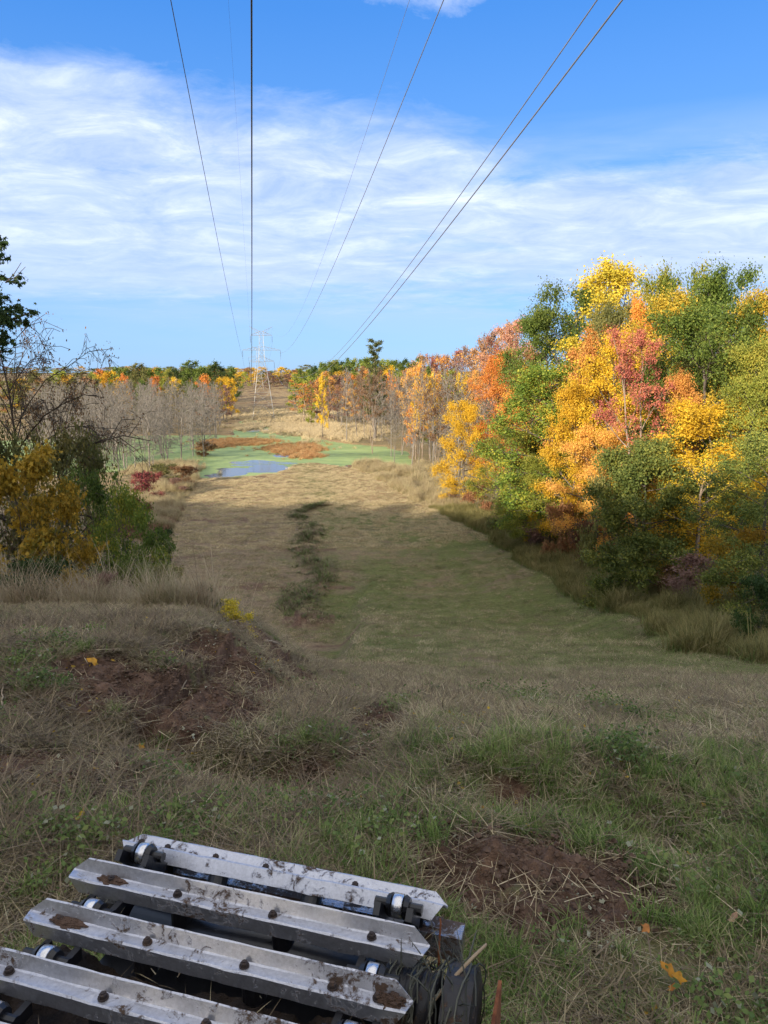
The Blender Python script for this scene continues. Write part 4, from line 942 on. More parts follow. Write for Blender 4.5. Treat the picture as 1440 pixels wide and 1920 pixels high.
# ------------------------------------------------------------------ wood behind the camera (throws the long shade)
def shade_wood():
    c = bpy.data.collections.new('wood_trees')
    for i, k in enumerate(('r1', 'r2', 'r3')):
        p = PROTOS[k]; nv = len(p.wood.vertices); V0 = np.zeros(nv*3, np.float32); p.wood.vertices.foreach_get('co', V0)
        V1 = np.zeros(len(p.crown.vertices)*3, np.float32); p.crown.vertices.foreach_get('co', V1)
        f0 = np.array([tuple(f.vertices) for f in p.wood.polygons if len(f.vertices) == 4]); f1 = np.arange(len(V1)//3).reshape(-1, 4)+nv
        c.objects.link(bpy.data.objects.new('wood_tree', fast_mesh('wood_tree', np.concatenate([V0, V1]).reshape(-1, 3), np.concatenate([f0, f1]), 4, [BARK, LM[['green', 'gold', 'olive'][i]]], np.r_[np.zeros(len(f0)), np.ones(len(f1))])))
    pts = []; s = []
    for y0, x0, x1, n in ((-22, -112, 14, 26), (-29, -118, 20, 26), (-38, -125, 26, 26), (-50, -130, 30, 22)):
        for i in range(n):
            pts.append((x0+(x1-x0)*(i+.5)/n+rs.uniform(-1.5, 1.5), y0+rs.uniform(-2, 2))); s.append(rs.uniform(.93, 1.05)*float(np.interp(pts[-1][0], [-95, -80, -22, 30], [1.26, 1.22, .82, .72])))
    scatter('wood', 'dense wood standing behind the viewpoint', 'wood', c, np.array(pts), np.array(s), 3)
shade_wood()

# ------------------------------------------------------------------ pylons and power lines
STEEL = plain_mat('galvanised_steel', (.22, .22, .215), (.36, .355, .34), .5, .5, metal=.25)
GLASSY = plain_mat('insulator_porcelain', (.06, .05, .05), (.12, .10, .10), 2, .3)
def pylon(x, y, z, label, wmem=.16):
    root = bpy.data.objects.new('pylon', None); COL.objects.link(root); root.location = (x, y, z); root.rotation_euler = (0, 0, math.radians(9.8)); tag(root, label, 'pylon', 'pylons of the power line')
    lv = [(0, 4.9), (6, 4.2), (12, 3.45), (18.5, 2.6), (23, 1.9), (26, 1.35), (28.5, 1.2), (31, 1.1), (34.3, 1.0), (37.6, .9), (39.5, .9)]
    def cor(i): h, w = lv[i]; return [Vector((sx*w, sy*w, h)) for sx, sy in ((-1, -1), (1, -1), (1, 1), (-1, 1))]
    m = MB()
    for i in range(len(lv)-1):
        a, b = cor(i), cor(i+1)
        for k in range(4):
            m.bar(a[k], b[k], wmem*1.3 if i < 5 else wmem)
            k2 = (k+1) % 4; m.bar(b[k], b[k2], wmem*.6)
            if i == 0:
                mid = (b[k]+b[k2])/2; m.bar(a[k], mid, wmem*.7); m.bar(a[k2], mid, wmem*.7)
            else: m.bar(a[k], b[k2], wmem*.6); m.bar(a[k2], b[k], wmem*.6)
    link('tower_body', m.mesh('tower_body', [STEEL]), root)
    for (h, w, name) in ((37.6, 4.9, 'crossarm'), (31, 8.6, 'crossarm'), (26, 5.6, 'crossarm')):
        for sx in (-1, 1):
            mm = MB(); bw = 1.0; tip = Vector((sx*w, 0, h))
            for sy in (-1, 1):
                b0 = Vector((sx*bw, sy*.95, h)); t0 = Vector((sx*bw, sy*.95, h+1.7)); mm.bar(b0, tip, wmem*.8); mm.bar(t0, tip+Vector((0, 0, .15)), wmem*.8)
                for q in range(1, 5):
                    f = q/5; mm.bar(b0.lerp(tip, f), t0.lerp(tip, max(0, f-.2)), wmem*.45)
            for q in range(1, 4):
                f = q/4; mm.bar(Vector((sx*bw, -.95, h)).lerp(tip, f), Vector((sx*bw, .95, h)).lerp(tip, f), wmem*.4)
            a = link('crossarm', mm.mesh('crossarm', [STEEL]), root)
            ins = MB(); ins.tube([tip+Vector((0, 0, -.1)), tip+Vector((0, 0, -3.2))], .035, 5)
            for q in range(14): zc = -.5-q*.19; ins.tube([tip+Vector((0, 0, zc)), tip+Vector((0, 0, zc-.03)), tip+Vector((0, 0, zc-.1))], [.05, .16, .05], 8)
            link('insulator', ins.mesh('insulator', [GLASSY]), root)
    for sx in (-1, 1):
        mm = MB(); tip = Vector((sx*5.2, 0, 41.6))
        for sy in (-1, 1): mm.bar(Vector((sx*.9, sy*.9, 39.5)), tip, wmem*.8); mm.bar(Vector((sx*.9, sy*.9, 38.2)), tip, wmem*.6)
        link('earth_wire_peak', mm.mesh('earth_wire_peak', [STEEL]), root)
    return root
T1 = (vx(3.7, 347), 347.0); z1 = -17.3
T2 = (vx(3.7, 722), 722.0); z2 = Hs(*T2)
pylon(T1[0], T1[1], z1, 'lattice steel pylon standing beyond the pond', .095)
pylon(T2[0], T2[1], z2, 'smaller looking lattice steel pylon on the far hill behind the first', .12)
rowv = Vector((-.170, .985, 0)); right = Vector((.985, .170, 0))
def att(T, z, off, h): return Vector((T[0], T[1], z))+right*off+Vector((0, 0, h))
DARKW = plain_mat('weathered_conductor', (.05, .05, .055), (.09, .09, .10), 1, .4, metal=.6)
PALEW = plain_mat('aluminium_conductor', (.30, .30, .31), (.42, .42, .43), 1, .35, metal=.6)
WIRES = [  # attachment offset and height at the pylon, image points, v at the camera, radius
 ('dark lower-left power line passing left of the pylon', -8.6, 27.6, (320, 0), (410, 460), -3.6, .028, DARKW),
 ('dark power line running almost straight up the picture to the pylon', -5.6, 22.6, (475, 0), (480, 400), .46, .034, DARKW),
 ('thin earth wire left of the straight dark power line', -5.2, 41.6, (428, 0), (456, 420), -2.6, .012, DARKW),
 ('thin earth wire between the pylon and the top middle of the sky', 5.2, 41.6, (768, 0), (640, 385), 9.0, .012, PALEW),
 ('power line sagging to the upper right arm of the pylon', 4.9, 34.3, (832, 0), (668, 400), 8.6, .022, PALEW),
 ('inner of the two close pale power lines on the right', 8.6, 27.6, (1120, 0), (860, 370), 12.4, .026, PALEW),
 ('outer of the two close pale power lines on the right', 5.6, 22.6, (1167, 0), (880, 375), 10.4, .028, PALEW),
]
def hit_v(px, py, voff0, voff1):
    d = ray(px, py); a, b = 0, 600.
    lo, hi = .5, 420.
    for _ in range(60):   # v along the ray minus v of the wire plane at that distance
        m = (lo+hi)/2; q = d*m; u = -.170*q[0]+.985*q[1]; v = .985*q[0]+.170*q[1]
        f = v-(voff0+(voff1-voff0)*u/350.); 
        f0 = (d*lo); u0 = -.170*f0[0]+.985*f0[1]; g = (.985*f0[0]+.170*f0[1])-(voff0+(voff1-voff0)*u0/350.)
        if (f > 0) == (g > 0): lo = m
        else: hi = m
    q = d*lo; return -.170*q[0]+.985*q[1], EYE+q[2]
for (lb, off, h, p0, p1, v0, rad, mt) in WIRES:
    A = att(T1, z1, off, h); uA = A.dot(rowv); vA = A.dot(right)
    v1 = v0+(vA-v0)*350./uA
    us, zs = [], []
    for (px, py) in (p0, p1):
        u, z = hit_v(px, py, v0, v1); us.append(u); zs.append(z)
    us.append(uA); zs.append(A.z)
    ok = 2 < us[0] < us[1] < uA
    if not ok or p0 == (475, 0):
        # the wire plane runs through the eye: keep a height above the camera and a natural sag
        us = [25, 170, uA]; zs = [EYE+np.interp(25, [0, 350], [12, 0])+0, EYE+5.6, A.z]
        d0 = ray(*p0); d1 = ray(*p1)
        us[0] = 26.; zs[0] = EYE+26*d0[2]/math.hypot(d0[0], d0[1]); 
        us[1] = 45.; zs[1] = EYE+45*d1[2]/math.hypot(d1[0], d1[1])
    cf = np.polyfit(us, zs, 2); print('wire', lb[:30], [round(a, 1) for a in us], [round(a, 1) for a in zs], ok, cf[0])
    pts = []
    for u in np.concatenate([np.linspace(-60, 60, 50), np.linspace(64, uA, 70)]):
        v = v0+(vA-v0)*u/uA; q = rowv*u+right*v; pts.append(Vector((q.x, q.y, float(np.polyval(cf, u)))))
    m = MB(); m.tube(pts, rad, 6)
    B = att(T2, z2, off, h); pts = []
    for i in range(31):
        f = i/30; q = A.lerp(B, f); q.z -= 4*11*f*(1-f); pts.append(q)
    m.tube(pts, rad, 5)
    tag(link('power_line', m.mesh('power_line', [mt], True)), lb, 'power line', 'wires of the power line')

# ------------------------------------------------------------------ crawler track in the foreground
def dirty_metal(name, base, rough, metal, dirt=.5, scale=9):
    m, nt, out = new_mat(name); tc = wpos(nt)
    b = N(nt, 'BsdfPrincipled'); b.inputs['Metallic'].default_value = metal
    n1 = noise(nt, scale, 8, tc, .7, .8); n2 = noise(nt, scale*5, 5, tc, .7); n3 = noise(nt, 2.2, 3, tc)
    f = mth(nt, 'MULTIPLY', mth(nt, 'SUBTRACT', mth(nt, 'ADD', mth(nt, 'MULTIPLY', n1, .7), mth(nt, 'ADD', mth(nt, 'MULTIPLY', n2, .25), mth(nt, 'MULTIPLY', n3, .35))), 1.02-dirt*.5), 14, True)
    c0 = ramp(nt, [(.3, tuple(x*.72 for x in base)), (.7, base)], n2)
    mud = ramp(nt, [(.3, (.03, .018, .012)), (.7, (.10, .062, .04))], n2)
    nt.links.new(mix(nt, f, c0, mud), b.inputs['Base Color'])
    nt.links.new(mth(nt, 'MULTIPLY', mth(nt, 'SUBTRACT', 1.0, f), metal), b.inputs['Metallic'])
    nt.links.new(mth(nt, 'ADD', mth(nt, 'ADD', rough, mth(nt, 'MULTIPLY', n2, .2)), mth(nt, 'MULTIPLY', f, .5), True), b.inputs['Roughness'])
    bp = N(nt, 'Bump'); bp.inputs['Strength'].default_value = .35; bp.inputs['Distance'].default_value = .006
    nt.links.new(mth(nt, 'ADD', f, mth(nt, 'MULTIPLY', n2, .5)), bp.inputs['Height']); nt.links.new(bp.outputs[0], b.inputs['Normal'])
    nt.links.new(b.outputs[0], out.inputs[0]); return m
ALU = dirty_metal('muddy_aluminium', (.60, .61, .66), .36, .88, .66, 15)
BLACKP = dirty_metal('black_painted_steel', (.012, .012, .014), .22, .0, .5)
SHINY = dirty_metal('wet_shiny_steel', (.42, .42, .45), .16, .95, .80, 14)
CHROME = dirty_metal('worn_bright_steel', (.75, .75, .76), .18, .95, .25)
BOLTM = dirty_metal('rusty_bolt_steel', (.06, .045, .04), .5, .5, .7)
RUST = plain_mat('rust', (.14, .045, .02), (.32, .12, .05), 12, .9, bump=.5)
MUD = plain_mat('packed_mud', (.012, .009, .007), (.05, .033, .022), 9, .95, bump=1.0)
CLAY = plain_mat('mud_clod', (.05, .03, .02), (.13, .08, .055), 14, .95, bump=1.0)
AV = Vector((.960, -.279, 0)).normalized(); TV = Vector((.279, .960, 0)).normalized(); ZV = Vector((0, 0, 1))
A0, A1 = -1.905, -.468; ZT = 1.275; PITCH = .238; TT = 2.304; RW = .22; ARC = math.radians(140)     # TT: where the flat top run ends
track = bpy.data.objects.new('crawler_track', None); COL.objects.link(track)
cc = AV*((A0+A1)/2)+TV*1.6; track.location = (cc.x, cc.y, Hs(cc.x, cc.y)); tag(track, 'muddy crawler track with silver cross bars at the bottom left', 'crawler track')
tinv = Matrix.Translation(-Vector(track.location))
def tlink(name, mb, mats, parent=track, smooth=False):
    me = mb.mesh(name, mats, smooth); me.transform(tinv); return link(name, me, parent)
def frame_at(s):
    """point and axes on the belt line, s metres along the track"""
    if s <= TT: return TV*s+ZV*ZT, TV, ZV
    a = (s-TT)/RW
    if a < ARC:
        c = TV*TT+ZV*(ZT-RW); nrm = ZV*math.cos(a)+TV*math.sin(a); tg = TV*math.cos(a)-ZV*math.sin(a); return c+nrm*RW, tg, nrm
    nrm = ZV*math.cos(ARC)+TV*math.sin(ARC); tg = TV*math.cos(ARC)-ZV*math.sin(ARC); r_ = s-TT-ARC*RW
    p0 = TV*TT+ZV*(ZT-RW)+nrm*RW; zb = .14; Ld = (p0.z-zb)/max(.01, -tg.z)
    if r_ < Ld: return p0+tg*r_, tg, nrm
    return p0+tg*Ld-TV*(r_-Ld), -TV, -ZV
PROF0 = [(0, -.085, .05), (-.004, -.002, .012), (.004, .006, .010), (.062, .001, .0), (.072, .004, .0), (.096, .066, .055), (.104, .070, .06), (.106, .062, .058), (.082, -.006, .0), (.068, -.008, .0), (.012, -.004, .01), (.010, -.085, .05)]
PROF = [(a*.66, b*.68, c) for a, b, c in PROF0]
def grouser(s, bolts, clods=()):
    o, tg, nr = frame_at(s); m = MB(); k = len(PROF); rr = random.Random(int(s*1000))
    nseg = 46
    for i in range(nseg+1):
        f = i/nseg
        for j, (t, n, ins) in enumerate(PROF):
            a = A0+ins*(1.0)+(A1-A0-2*ins)*f
            wob = .0007*math.sin(f*37+j*2)+rr.uniform(-.0004, .0004); dent = .0035*max(0, math.sin(f*17+s*9))**10 if j < 3 else 0
            m.v.append(tuple(o+AV*a+tg*(t+wob*.6)+nr*(n+wob-dent)))
    for i in range(nseg):
        for j in range(k):
            j2 = (j+1) % k; m.f.append((i*k+j, i*k+j2, (i+1)*k+j2, (i+1)*k+j)); m.mi.append(0)
    m.f.append(tuple(range(k))[::-1]); m.mi.append(0); m.f.append(tuple(nseg*k+j for j in range(k))); m.mi.append(0)
    g = tlink('grouser_bar', m, [ALU])
    for f in bolts:
        c = o+AV*(A0+(A1-A0)*f)+tg*.026+nr*.003; b = MB(); b.tube([c-nr*.01, c+nr*.004], [.017, .017], 14); b.tube([c+nr*.004, c+nr*.005, c+nr*.014, c+nr*.017], [.011, .013, .013, .010], 6); b.tube([c+nr*.015, c+nr*.020], .007, 8)
        tlink('bolt', b, [BOLTM], g)
    for (f, ln, h) in clods:
        c = o+AV*(A0+(A1-A0)*f)+tg*.028-nr*.004; b = MB(); ns, nt_ = 34, 16; sd_ = int(f*100)
        for u in range(nt_+1):
            for w in range(ns):
                ph = math.pi*.5*u/nt_; an = 2*math.pi*w/ns; nz = float(fbm(np.array([math.cos(an)*math.cos(ph)*3.1+sd_]), np.array([math.sin(an)*math.cos(ph)*3.1+ph*2]), 5, 4)[0])
                q = .55+.9*nz; b.v.append(tuple(c+AV*(math.cos(an)*math.cos(ph)*ln*q)+tg*(math.sin(an)*math.cos(ph)*.026*q)+nr*(math.sin(ph)*h*1.5*q)))
        for u in range(nt_):
            for w in range(ns): b.f.append((u*ns+w, u*ns+(w+1) % ns, (u+1)*ns+(w+1) % ns, (u+1)*ns+w)); b.mi.append(0)
        tlink('mud_clod', b, [CLAY], g)
    return g
S3 = 1.885; S1 = 2.475; bars = [S1+PITCH, S1, S3+PITCH, S3, S3-PITCH]
bl = {1: (.06, .15, .31, .47, .74), 2: (.13, .33, .6, .86), 3: (.10, .35, .605, .82, .925), 4: (.1, .35, .6, .85)}
cl = {2: ((.13, .06, .012),), 3: ((.12, .075, .014), (.955, .05, .02))}
loop = 2*1.9+2*math.pi*RW
for i, s in enumerate(bars): grouser(s, bl.get(i, (.13, .35, .6, .84)), cl.get(i, ()))
for i in range(2, 16): grouser(S1+i*PITCH, (.13, .35, .6, .84))
for i in range(2, 9): grouser(S3-i*PITCH, (.13, .35, .6, .84))
# chain links, rollers between the bars
def roller(s, af, rr=.043, w=.021):
    o, tg, nr = frame_at(s); c = o+AV*(A0+(A1-A0)*af)+tg*(-.09)-nr*.042
    m = MB(); m.tube([c-AV*w, c-AV*(w-.004), c+AV*(w-.004), c+AV*w], [rr-.006, rr, rr, rr-.006], 28); tlink('roller', m, [CHROME], track, True)
    m = MB()
    for sg in (-1, 1): m.tube([c+AV*sg*(w+.004), c+AV*sg*(w+.022)], [rr*1.02, rr*.8], 14)
    m.tube([c-AV*(w+.07), c+AV*(w+.07)], .02, 10)
    for sg in (-1, 1): m.box(c+AV*sg*(w+.04)+tg*.0-nr*.03, .012, .085, .022, (AV, tg, nr))
    tlink('chain_link', m, [BLACKP])
BS = [S3+i*PITCH for i in range(-6, 2)]+[S1+i*PITCH for i in range(0, 10)]
for s in BS:
    roller(s, .127); roller(s, .887)
for s in BS:      # rubbery belt lugs bolted under the bars
    o, tg, nr = frame_at(s)
    for f in (.33, .62):
        m = MB(); c = o+AV*(A0+(A1-A0)*f)+tg*.05; m.tube([c-nr*.14, c-nr*.13, c-nr*.02], [.036, .042, .042], 16)
        tlink('spacer', m, [BLACKP])
# frame inside the loop
m = MB(); L = P(372, 1706, z=1.12); Rr = P(700, 1812, z=1.12); c = (AV*((A0+A1)/2)+TV*1.905+ZV*1.10)
m.tube([AV*(A0+.26)+TV*2.19+ZV*1.09, AV*(A1-.2)+TV*2.19+ZV*1.09], .075, 24); tlink('cross_tube', m, [BLACKP], track, True)
m = MB(); m.box(AV*((A0+A1)/2+.06)+TV*2.49+ZV*1.075, (A1-A0)/2-.08, .032, .03, (AV, TV, ZV)); m.box(AV*(A1-.02)+TV*2.475+ZV*1.05, .085, .045, .05, (AV, TV, ZV)); tlink('cross_beam', m, [SHINY])
m = MB(); m.box(AV*((A0+A1)/2)+TV*.9+ZV*1.03, (A1-A0)/2-.10, .84, .03, (AV, TV, ZV)); tlink('belly_plate', m, [MUD])
m = MB(); m.box(AV*((A0+A1)/2)+TV*2.18+ZV*.93, (A1-A0)/2-.14, .30, .02, (AV, TV, ZV)); tlink('black_backing_plate', m, [BLACKP])  # black sheet added below the gap so the ground stays hidden
m = MB()
for sg in (0, 1):
    a = A0+.14 if sg == 0 else A1-.19
    m.tube([AV*(a-.05)+TV*TT+ZV*(ZT-RW), AV*(a+.05)+TV*TT+ZV*(ZT-RW)], RW-.075, 36)
m.tube([AV*(A0+.05)+TV*TT+ZV*(ZT-RW), AV*(A1-.05)+TV*TT+ZV*(ZT-RW-.05)], .05, 16)
for sg in (-1, 1): m.box(AV*((A0+A1)/2+sg*.35)+TV*.75+ZV*.72, .05, .9, .22, (AV, TV, ZV))
tlink('idler_wheel', m, [BLACKP])
# mud packed between the bars
def mud_bed():
    nx, ny = 150, 130; V = []; a = np.linspace(A0+.03, A1-.06, nx); t = np.linspace(-.2, 2.04, ny); Aa, Tt = np.meshgrid(a, t)
    z = 1.085+(fbm(Aa*9, Tt*9, 90, 5)-.5)*.16-.08*sstep(Tt, 1.9, 2.04)
    x = Aa*AV.x+Tt*TV.x; y = Aa*AV.y+Tt*TV.y
    V = np.stack([x.ravel(), y.ravel(), z.ravel()], 1)-np.array(track.location)
    i = np.arange(ny-1)[:, None]*nx+np.arange(nx-1)[None, :]
    link('packed_mud', fast_mesh('packed_mud', V, np.stack([i, i+1, i+1+nx, i+nx], -1).reshape(-1, 4), 4, [MUD]), track)
mud_bed()
# stems caught in the mud of the track
rng = R(9); n = 230; parts = []
for i in range(n):
    v, f = strips(rng, 1, .01, .11, .0035, 1.3, .1, 3); a = rng.uniform(A0+.05, A1-.1); t = rng.uniform(1.1, 1.95) if i % 3 else rng.uniform(1.95, 2.4)
    if i % 3 == 0: a = A0+.15+rng.uniform(-.1, .15) if i % 2 else A1-.12+rng.uniform(-.15, .1)
    v = v+np.array([a*AV.x+t*TV.x, a*AV.y+t*TV.y, 1.12+rng.uniform(0, .05)]); parts.append((v, f, int(rng.randint(0, 2))))
V, Fc, mi = join(parts); link('caught_stems', fast_mesh('caught_stems', V-np.array(track.location), Fc, 4, [STRAW, TWIG], mi), track)['kind'] = 'stuff'
# end hub with wound-up plants, right of the track
HUBM = dirty_metal('black_hub', (.02, .02, .024), .35, .2, .62, 14)
hc = AV*(-.55)+TV*2.10+ZV*1.10
m = MB(); prof = []
for i in range(15): prof.append((i*.014, .105+.012*math.sin(i*2.1)+.006*math.sin(i*5.3)))
m.tube([hc+AV*(-.06+a) for a, r_ in prof], [r_ for a, r_ in prof], 30); tlink('hub_spool', m, [HUBM], track, True)
m = MB(); m.tube([hc+AV*.13, hc+AV*.15, hc+AV*.155, hc+AV*.25, hc+AV*.262], [.05, .06, .15, .15, .11], 36); tlink('hub_disc', m, [HUBM], track)
m = MB(); m.box(hc+AV*.315+TV*.0-ZV*.12, .006, .16, .14, (AV, TV, ZV)); tlink('rusty_plate', m, [RUST])
rng = R(19); parts = []
WRAPM = plain_mat('wound_stems', (.03, .032, .025), (.13, .13, .10), 2, .8, island=True)
m = MB()
for i in range(70):
    a0 = rng.uniform(-.05, .26); ph = rng.uniform(0, 6.28); sp = rng.uniform(.8, 3.2); r_ = .118+rng.uniform(0, .022)+(.02 if a0 > .13 else 0); pts = []
    for q in range(9):
        an = ph+sp*q/8; pts.append(hc+AV*(a0+.012*math.sin(q+ph))+(TV*math.cos(an)+ZV*math.sin(an))*(r_+.004*math.sin(3*q+i)))
    m.tube(pts, .0028, 4)
for i in range(26):
    a0 = rng.uniform(-.02, .24); an = rng.uniform(.3, 2.6); st = hc+AV*a0+(TV*math.cos(an)+ZV*math.sin(an))*.12; e = st+(TV*math.cos(an)+ZV*math.sin(an))*rng.uniform(.05, .15)+AV*rng.uniform(-.08, .08); m.tube([st, (st+e)/2+ZV*.01, e], [.003, .0024, .001], 4)
w_ = tlink('wound_stems', m, [WRAPM]); w_['kind'] = 'stuff'
STICK = plain_mat('peeled_stick', (.30, .22, .14), (.48, .38, .26), 6, .85, bump=.3)
DSTICK = plain_mat('dark_stick', (.06, .04, .03), (.18, .12, .08), 6, .9, bump=.3)
def stick(p0, p1, r_, mat, label, lift=.03, group='broken sticks on the near bank', bend=.03):
    p0 = Vector(p0); p1 = Vector(p1); r = random.Random(label); L = (p1-p0).length
    pts = [p0.lerp(p1, i/8)+Vector((r.uniform(-1, 1), r.uniform(-1, 1), r.uniform(-.2, 1)))*L*bend*.4+Vector((0, 0, math.sin(math.pi*i/8)*L*bend)) for i in range(9)]
    m = MB(); m.tube(pts, [r_*(.7+.3*r.random())*(1-.05*i) for i in range(9)], 7); o = link('broken_stick', m.mesh('broken_stick', [mat], True)); tag(o, label, 'stick', group); return o
h0 = hc+AV*.05+ZV*.13; stick(P(805, 1885, z=1.19), P(912, 1770, z=1.30), .009, STICK, 'pale broken stick caught on the end hub of the track', group=None, bend=.02)
stick(P(822, 1815, z=1.17), P(826, 1722, z=1.34), .006, RUST, 'rust-brown upright stalk caught at the end of the track', group=None, bend=.02)
for (a, b, c, d, r_, mt, lb) in [
 (505, 1413, 547, 1461, .012, STICK, 'pale peeled stick lying in the hollow ahead of the track'), (463, 1345, 485, 1382, .012, DSTICK, 'short dark stick just above the pale peeled stick'),
 (183, 1374, 262, 1412, .010, STICK, 'long thin pale stick left of the hollow'), (52, 1355, 80, 1382, .014, STICK, 'short thick pale stick near the left photo edge'),
 (438, 1495, 479, 1518, .009, STICK, 'thin bent pale stick above the top silver bar'), (216, 1422, 222, 1456, .008, STICK, 'small upright pale splinter below the long thin stick'),
 (497, 1203, 527, 1218, .028, STICK, 'splintered yellow wood lying on top of the dirt mound'), (90, 1265, 128, 1248, .016, DSTICK, 'grey stick lying on the left crest'),
 (330, 1390, 322, 1430, .008, DSTICK, 'thin dark stem standing up in the hollow'), (8, 1290, 5, 1345, .011, STICK, 'pale curved stem at the left photo edge'),
 (700, 1385, 730, 1378, .011, STICK, 'short pale stick in the dirt right of the hollow'), (905, 1395, 925, 1385, .012, STICK, 'pair of pale splinters on the right grass bank'), (340, 1290, 350, 1275, .014, STICK, 'small pale splinter on the dug scarp')]:
    A = G(a, b); B = G(c, d)
    if np.hypot(*(A-B)[:2]) > 1.3: B = A+(B-A)*(.8/np.hypot(*(A-B)[:2]))
    A[2] = Hs(A[0], A[1])+.05; B[2] = Hs(B[0], B[1])+.07
    stick(A, B, r_, mt, lb)
for (px, py, sz, c1, lb) in [(1370, 1740, .085, (.62, .36, .20), 'curled tan leaf lying in the grass at the right'), (1205, 1757, .06, (.62, .25, .06), 'small orange leaf left of the curled tan leaf'), (1245, 1845, .085, (.66, .30, .03), 'larger orange leaf in the group of three at the bottom right'),
                             (1266, 1858, .07, (.70, .34, .03), 'middle orange leaf in the group of three at the bottom right'), (1255, 1876, .055, (.55, .2, .02), 'lowest orange leaf in the group of three at the bottom right'), (176, 1262, .13, (.70, .35, .03), 'orange leaf on the grass of the left crest'), (266, 1406, .09, (.6, .32, .03), 'yellow-brown leaf beside the long thin pale stick'), (157, 1559, .09, (.75, .5, .05), 'yellow leaf left of the top silver bar')]:
    q = G(px, py); m_ = plain_mat('fallen_leaf', tuple(x*.45 for x in c1), tuple(x*.8 for x in c1), 20, .7)
    V = []; k = 10
    m = MB(); V = [Vector((0, 0, sz*.12))]
    for i in range(k):
        a = 6.283*i/k; r_ = sz*(.55 if i % 2 == 0 else .40)*(1+.25*math.sin(i*3.7+px)); V.append(Vector((math.cos(a)*r_, math.sin(a)*r_, sz*.16*math.sin(i*1.7)+.25*r_*abs(math.cos(a)))))
    m.v = [tuple(v) for v in V]; m.f = [(0, 1+i, 1+(i+1) % k) for i in range(k)]; m.mi = [0]*k
    o = link('fallen_leaf', m.mesh('fallen_leaf', [m_], True)); o.location = (q[0], q[1]-.03, Hs(q[0], q[1])+.10); o.rotation_euler = (.5, rs.uniform(-.3, .3), rs.uniform(0, 6)); tag(o, lb, 'leaf', 'fallen orange leaves')

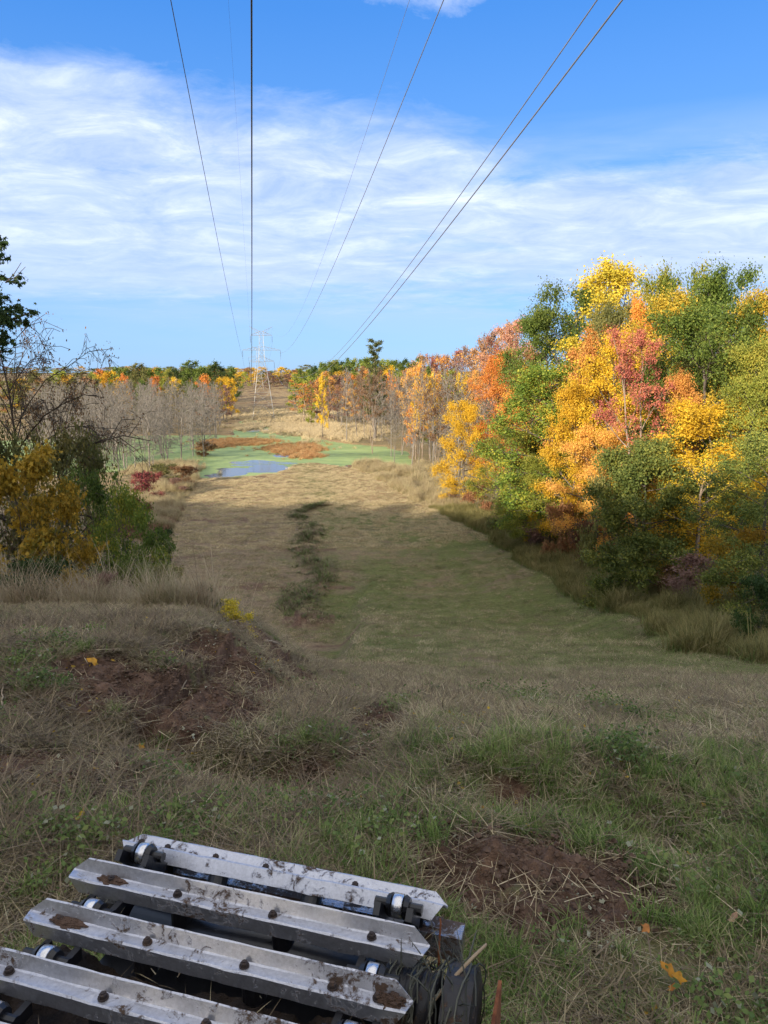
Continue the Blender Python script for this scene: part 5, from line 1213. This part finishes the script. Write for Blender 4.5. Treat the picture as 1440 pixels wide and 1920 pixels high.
# ------------------------------------------------------------------ sky, sun, camera
SUN_EL = 14.5; SUN_AZ = 30.0   # the sun stands behind the viewpoint, to the left
def world():
    w = bpy.data.worlds.new('World'); sc.world = w; w.use_nodes = True; nt = w.node_tree; nt.nodes.clear()
    out = N(nt, 'OutputWorld'); bg = N(nt, 'Background'); sky = N(nt, 'TexSky', sky_type='NISHITA'); sky.sun_disc = False
    sky.sun_elevation = math.radians(SUN_EL); sky.sun_rotation = math.radians(180+SUN_AZ); sky.air_density = 1.0; sky.dust_density = .3; sky.ozone_density = 2.0
    tc = N(nt, 'TexCoord').outputs['Generated']; sx = N(nt, 'SeparateXYZ'); nt.links.new(tc, sx.inputs[0])
    el = mth(nt, 'MAXIMUM', sx.outputs[2], .012)
    px = mth(nt, 'DIVIDE', sx.outputs[0], mth(nt, 'ADD', el, .10)); py = mth(nt, 'DIVIDE', sx.outputs[1], mth(nt, 'ADD', el, .10))
    cb = N(nt, 'CombineXYZ'); nt.links.new(px, cb.inputs[0]); nt.links.new(py, cb.inputs[1])
    mp = N(nt, 'Mapping'); mp.inputs['Scale'].default_value = (.95, 1.15, 1); mp.inputs['Rotation'].default_value = (0, 0, math.radians(-10)); mp.inputs['Location'].default_value = (3.1, 1.7, .4); nt.links.new(cb.outputs[0], mp.inputs[0])
    n1 = noise(nt, 1.1, 9, mp.outputs[0], .58, .5); n2 = noise(nt, 4.2, 9, mp.outputs[0], .68, .5); n3 = noise(nt, .45, 3, mp.outputs[0], .5)
    # cloud bank: dense between about 8 and 24 degrees up, its upper rim lower to the right
    az = mth(nt, 'ARCTAN2', sx.outputs[0], sx.outputs[1])
    rim = mth(nt, 'SUBTRACT', .36, mth(nt, 'MULTIPLY', az, .12)); rim = mth(nt, 'ADD', rim, mth(nt, 'MULTIPLY', mth(nt, 'SUBTRACT', n3, .5), .35))
    up = mth(nt, 'MULTIPLY', mth(nt, 'SUBTRACT', rim, sx.outputs[2]), 9.0, True)
    lo = mth(nt, 'MULTIPLY', mth(nt, 'SUBTRACT', sx.outputs[2], .03), 9, True)
    band_ = mth(nt, 'MULTIPLY', up, lo)
    d = mth(nt, 'ADD', mth(nt, 'MULTIPLY', n1, .66), mth(nt, 'MULTIPLY', n2, .42))
    d = mth(nt, 'ADD', d, mth(nt, 'MULTIPLY', mth(nt, 'SUBTRACT', band_, .5), .40))
    cov = mth(nt, 'MULTIPLY', mth(nt, 'SUBTRACT', d, .475), 5.0, True)
    cov = mth(nt, 'MULTIPLY', cov, mth(nt, 'ADD', mth(nt, 'MULTIPLY', band_, .78), .12))
    pa = mth(nt, 'DIVIDE', mth(nt, 'SUBTRACT', az, .055), .10); pb = mth(nt, 'DIVIDE', mth(nt, 'SUBTRACT', sx.outputs[2], .418), .028)
    puff = mth(nt, 'SUBTRACT', 1.0, mth(nt, 'ADD', mth(nt, 'MULTIPLY', pa, pa), mth(nt, 'MULTIPLY', pb, pb)))
    puff = mth(nt, 'MULTIPLY', mth(nt, 'ADD', puff, mth(nt, 'MULTIPLY', mth(nt, 'SUBTRACT', n2, .55), 5.0)), .7, True)
    puff = mth(nt, 'MULTIPLY', puff, mth(nt, 'GREATER_THAN', sx.outputs[1], 0.0)); cov = mth(nt, 'MAXIMUM', cov, mth(nt, 'MULTIPLY', puff, .75))
    shade = noise(nt, 2.6, 8, mp.outputs[0], .66, .5)
    ccol = ramp(nt, [(.36, (2.4, 3.3, 5.3)), (.53, (3.7, 4.4, 6.0)), (.70, (5.8, 6.2, 6.9))], shade)
    tint = mix(nt, 1.0, sky.outputs[0], (.60, .74, 1.0), 'MULTIPLY')
    grad = ramp(nt, [(0.0, (1.7, 3.3, 5.9)), (.12, (1.15, 2.75, 5.8)), (.40, (.30, 1.65, 5.0)), (1, (.15, .9, 3.2))], sx.outputs[2])
    base = mix(nt, .72, tint, grad)
    # thin layered veil low in the sky
    vm = N(nt, 'Mapping'); vm.inputs['Scale'].default_value = (2.2, 2.2, 17.0); nt.links.new(tc, vm.inputs[0])
    vn = noise(nt, 1.3, 6, vm.outputs[0], .55, .35)
    vz = mth(nt, 'MULTIPLY', mth(nt, 'MULTIPLY', mth(nt, 'SUBTRACT', sx.outputs[2], .03), 11.0, True), mth(nt, 'MULTIPLY', mth(nt, 'SUBTRACT', .30, sx.outputs[2]), 9.0, True))
    veil = mth(nt, 'MULTIPLY', mth(nt, 'MULTIPLY', mth(nt, 'SUBTRACT', vn, .36), 4.5, True), mth(nt, 'MULTIPLY', vz, .95))
    base = mix(nt, veil, base, (3.0, 3.95, 5.8))
    lowf = mth(nt, 'MULTIPLY', mth(nt, 'MULTIPLY', mth(nt, 'SUBTRACT', .27, sx.outputs[2]), 6.0, True), .62)
    ccol = mix(nt, lowf, ccol, (3.2, 4.1, 6.0))
    c = mix(nt, cov, base, ccol)
    # unseen bright cloud added overhead and behind the viewpoint, as fill light
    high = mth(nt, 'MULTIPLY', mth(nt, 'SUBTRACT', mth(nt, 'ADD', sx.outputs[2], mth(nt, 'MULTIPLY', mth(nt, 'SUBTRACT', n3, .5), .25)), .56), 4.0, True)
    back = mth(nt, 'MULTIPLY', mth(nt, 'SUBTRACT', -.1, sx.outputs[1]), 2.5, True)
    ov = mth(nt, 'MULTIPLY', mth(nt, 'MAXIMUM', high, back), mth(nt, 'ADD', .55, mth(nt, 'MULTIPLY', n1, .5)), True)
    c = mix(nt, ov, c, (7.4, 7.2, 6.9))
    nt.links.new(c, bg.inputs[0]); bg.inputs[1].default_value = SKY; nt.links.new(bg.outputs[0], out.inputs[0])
SKY = .112
world()
sl = bpy.data.lights.new('sun', 'SUN'); sl.energy = 5.0; sl.angle = math.radians(.5); sl.color = (1, .88, .72)
so = bpy.data.objects.new('sun', sl); COL.objects.link(so)
e = math.radians(SUN_EL); a = math.radians(SUN_AZ)
so.rotation_euler = Vector((math.sin(a)*math.cos(e), math.cos(a)*math.cos(e), -math.sin(e))).to_track_quat('-Z', 'Y').to_euler()
cam = bpy.data.cameras.new('camera'); co = bpy.data.objects.new('camera', cam); COL.objects.link(co)
co.location = (0, 0, EYE); co.rotation_euler = (math.radians(90)-PIT, 0, 0)
cam.sensor_fit = 'VERTICAL'; cam.sensor_height = 36; cam.lens = 18/(960/F); cam.clip_end = 20000; cam.clip_start = .05
sc.camera = co
sc.view_settings.view_transform = 'Standard'; sc.view_settings.look = 'None'; sc.view_settings.exposure = .80; sc.view_settings.gamma = 1
sc.cycles.use_adaptive_sampling = True; sc.cycles.adaptive_threshold = .025; sc.cycles.max_bounces = 4; sc.cycles.diffuse_bounces = 2; sc.cycles.transmission_bounces = 3; sc.cycles.transparent_max_bounces = 4
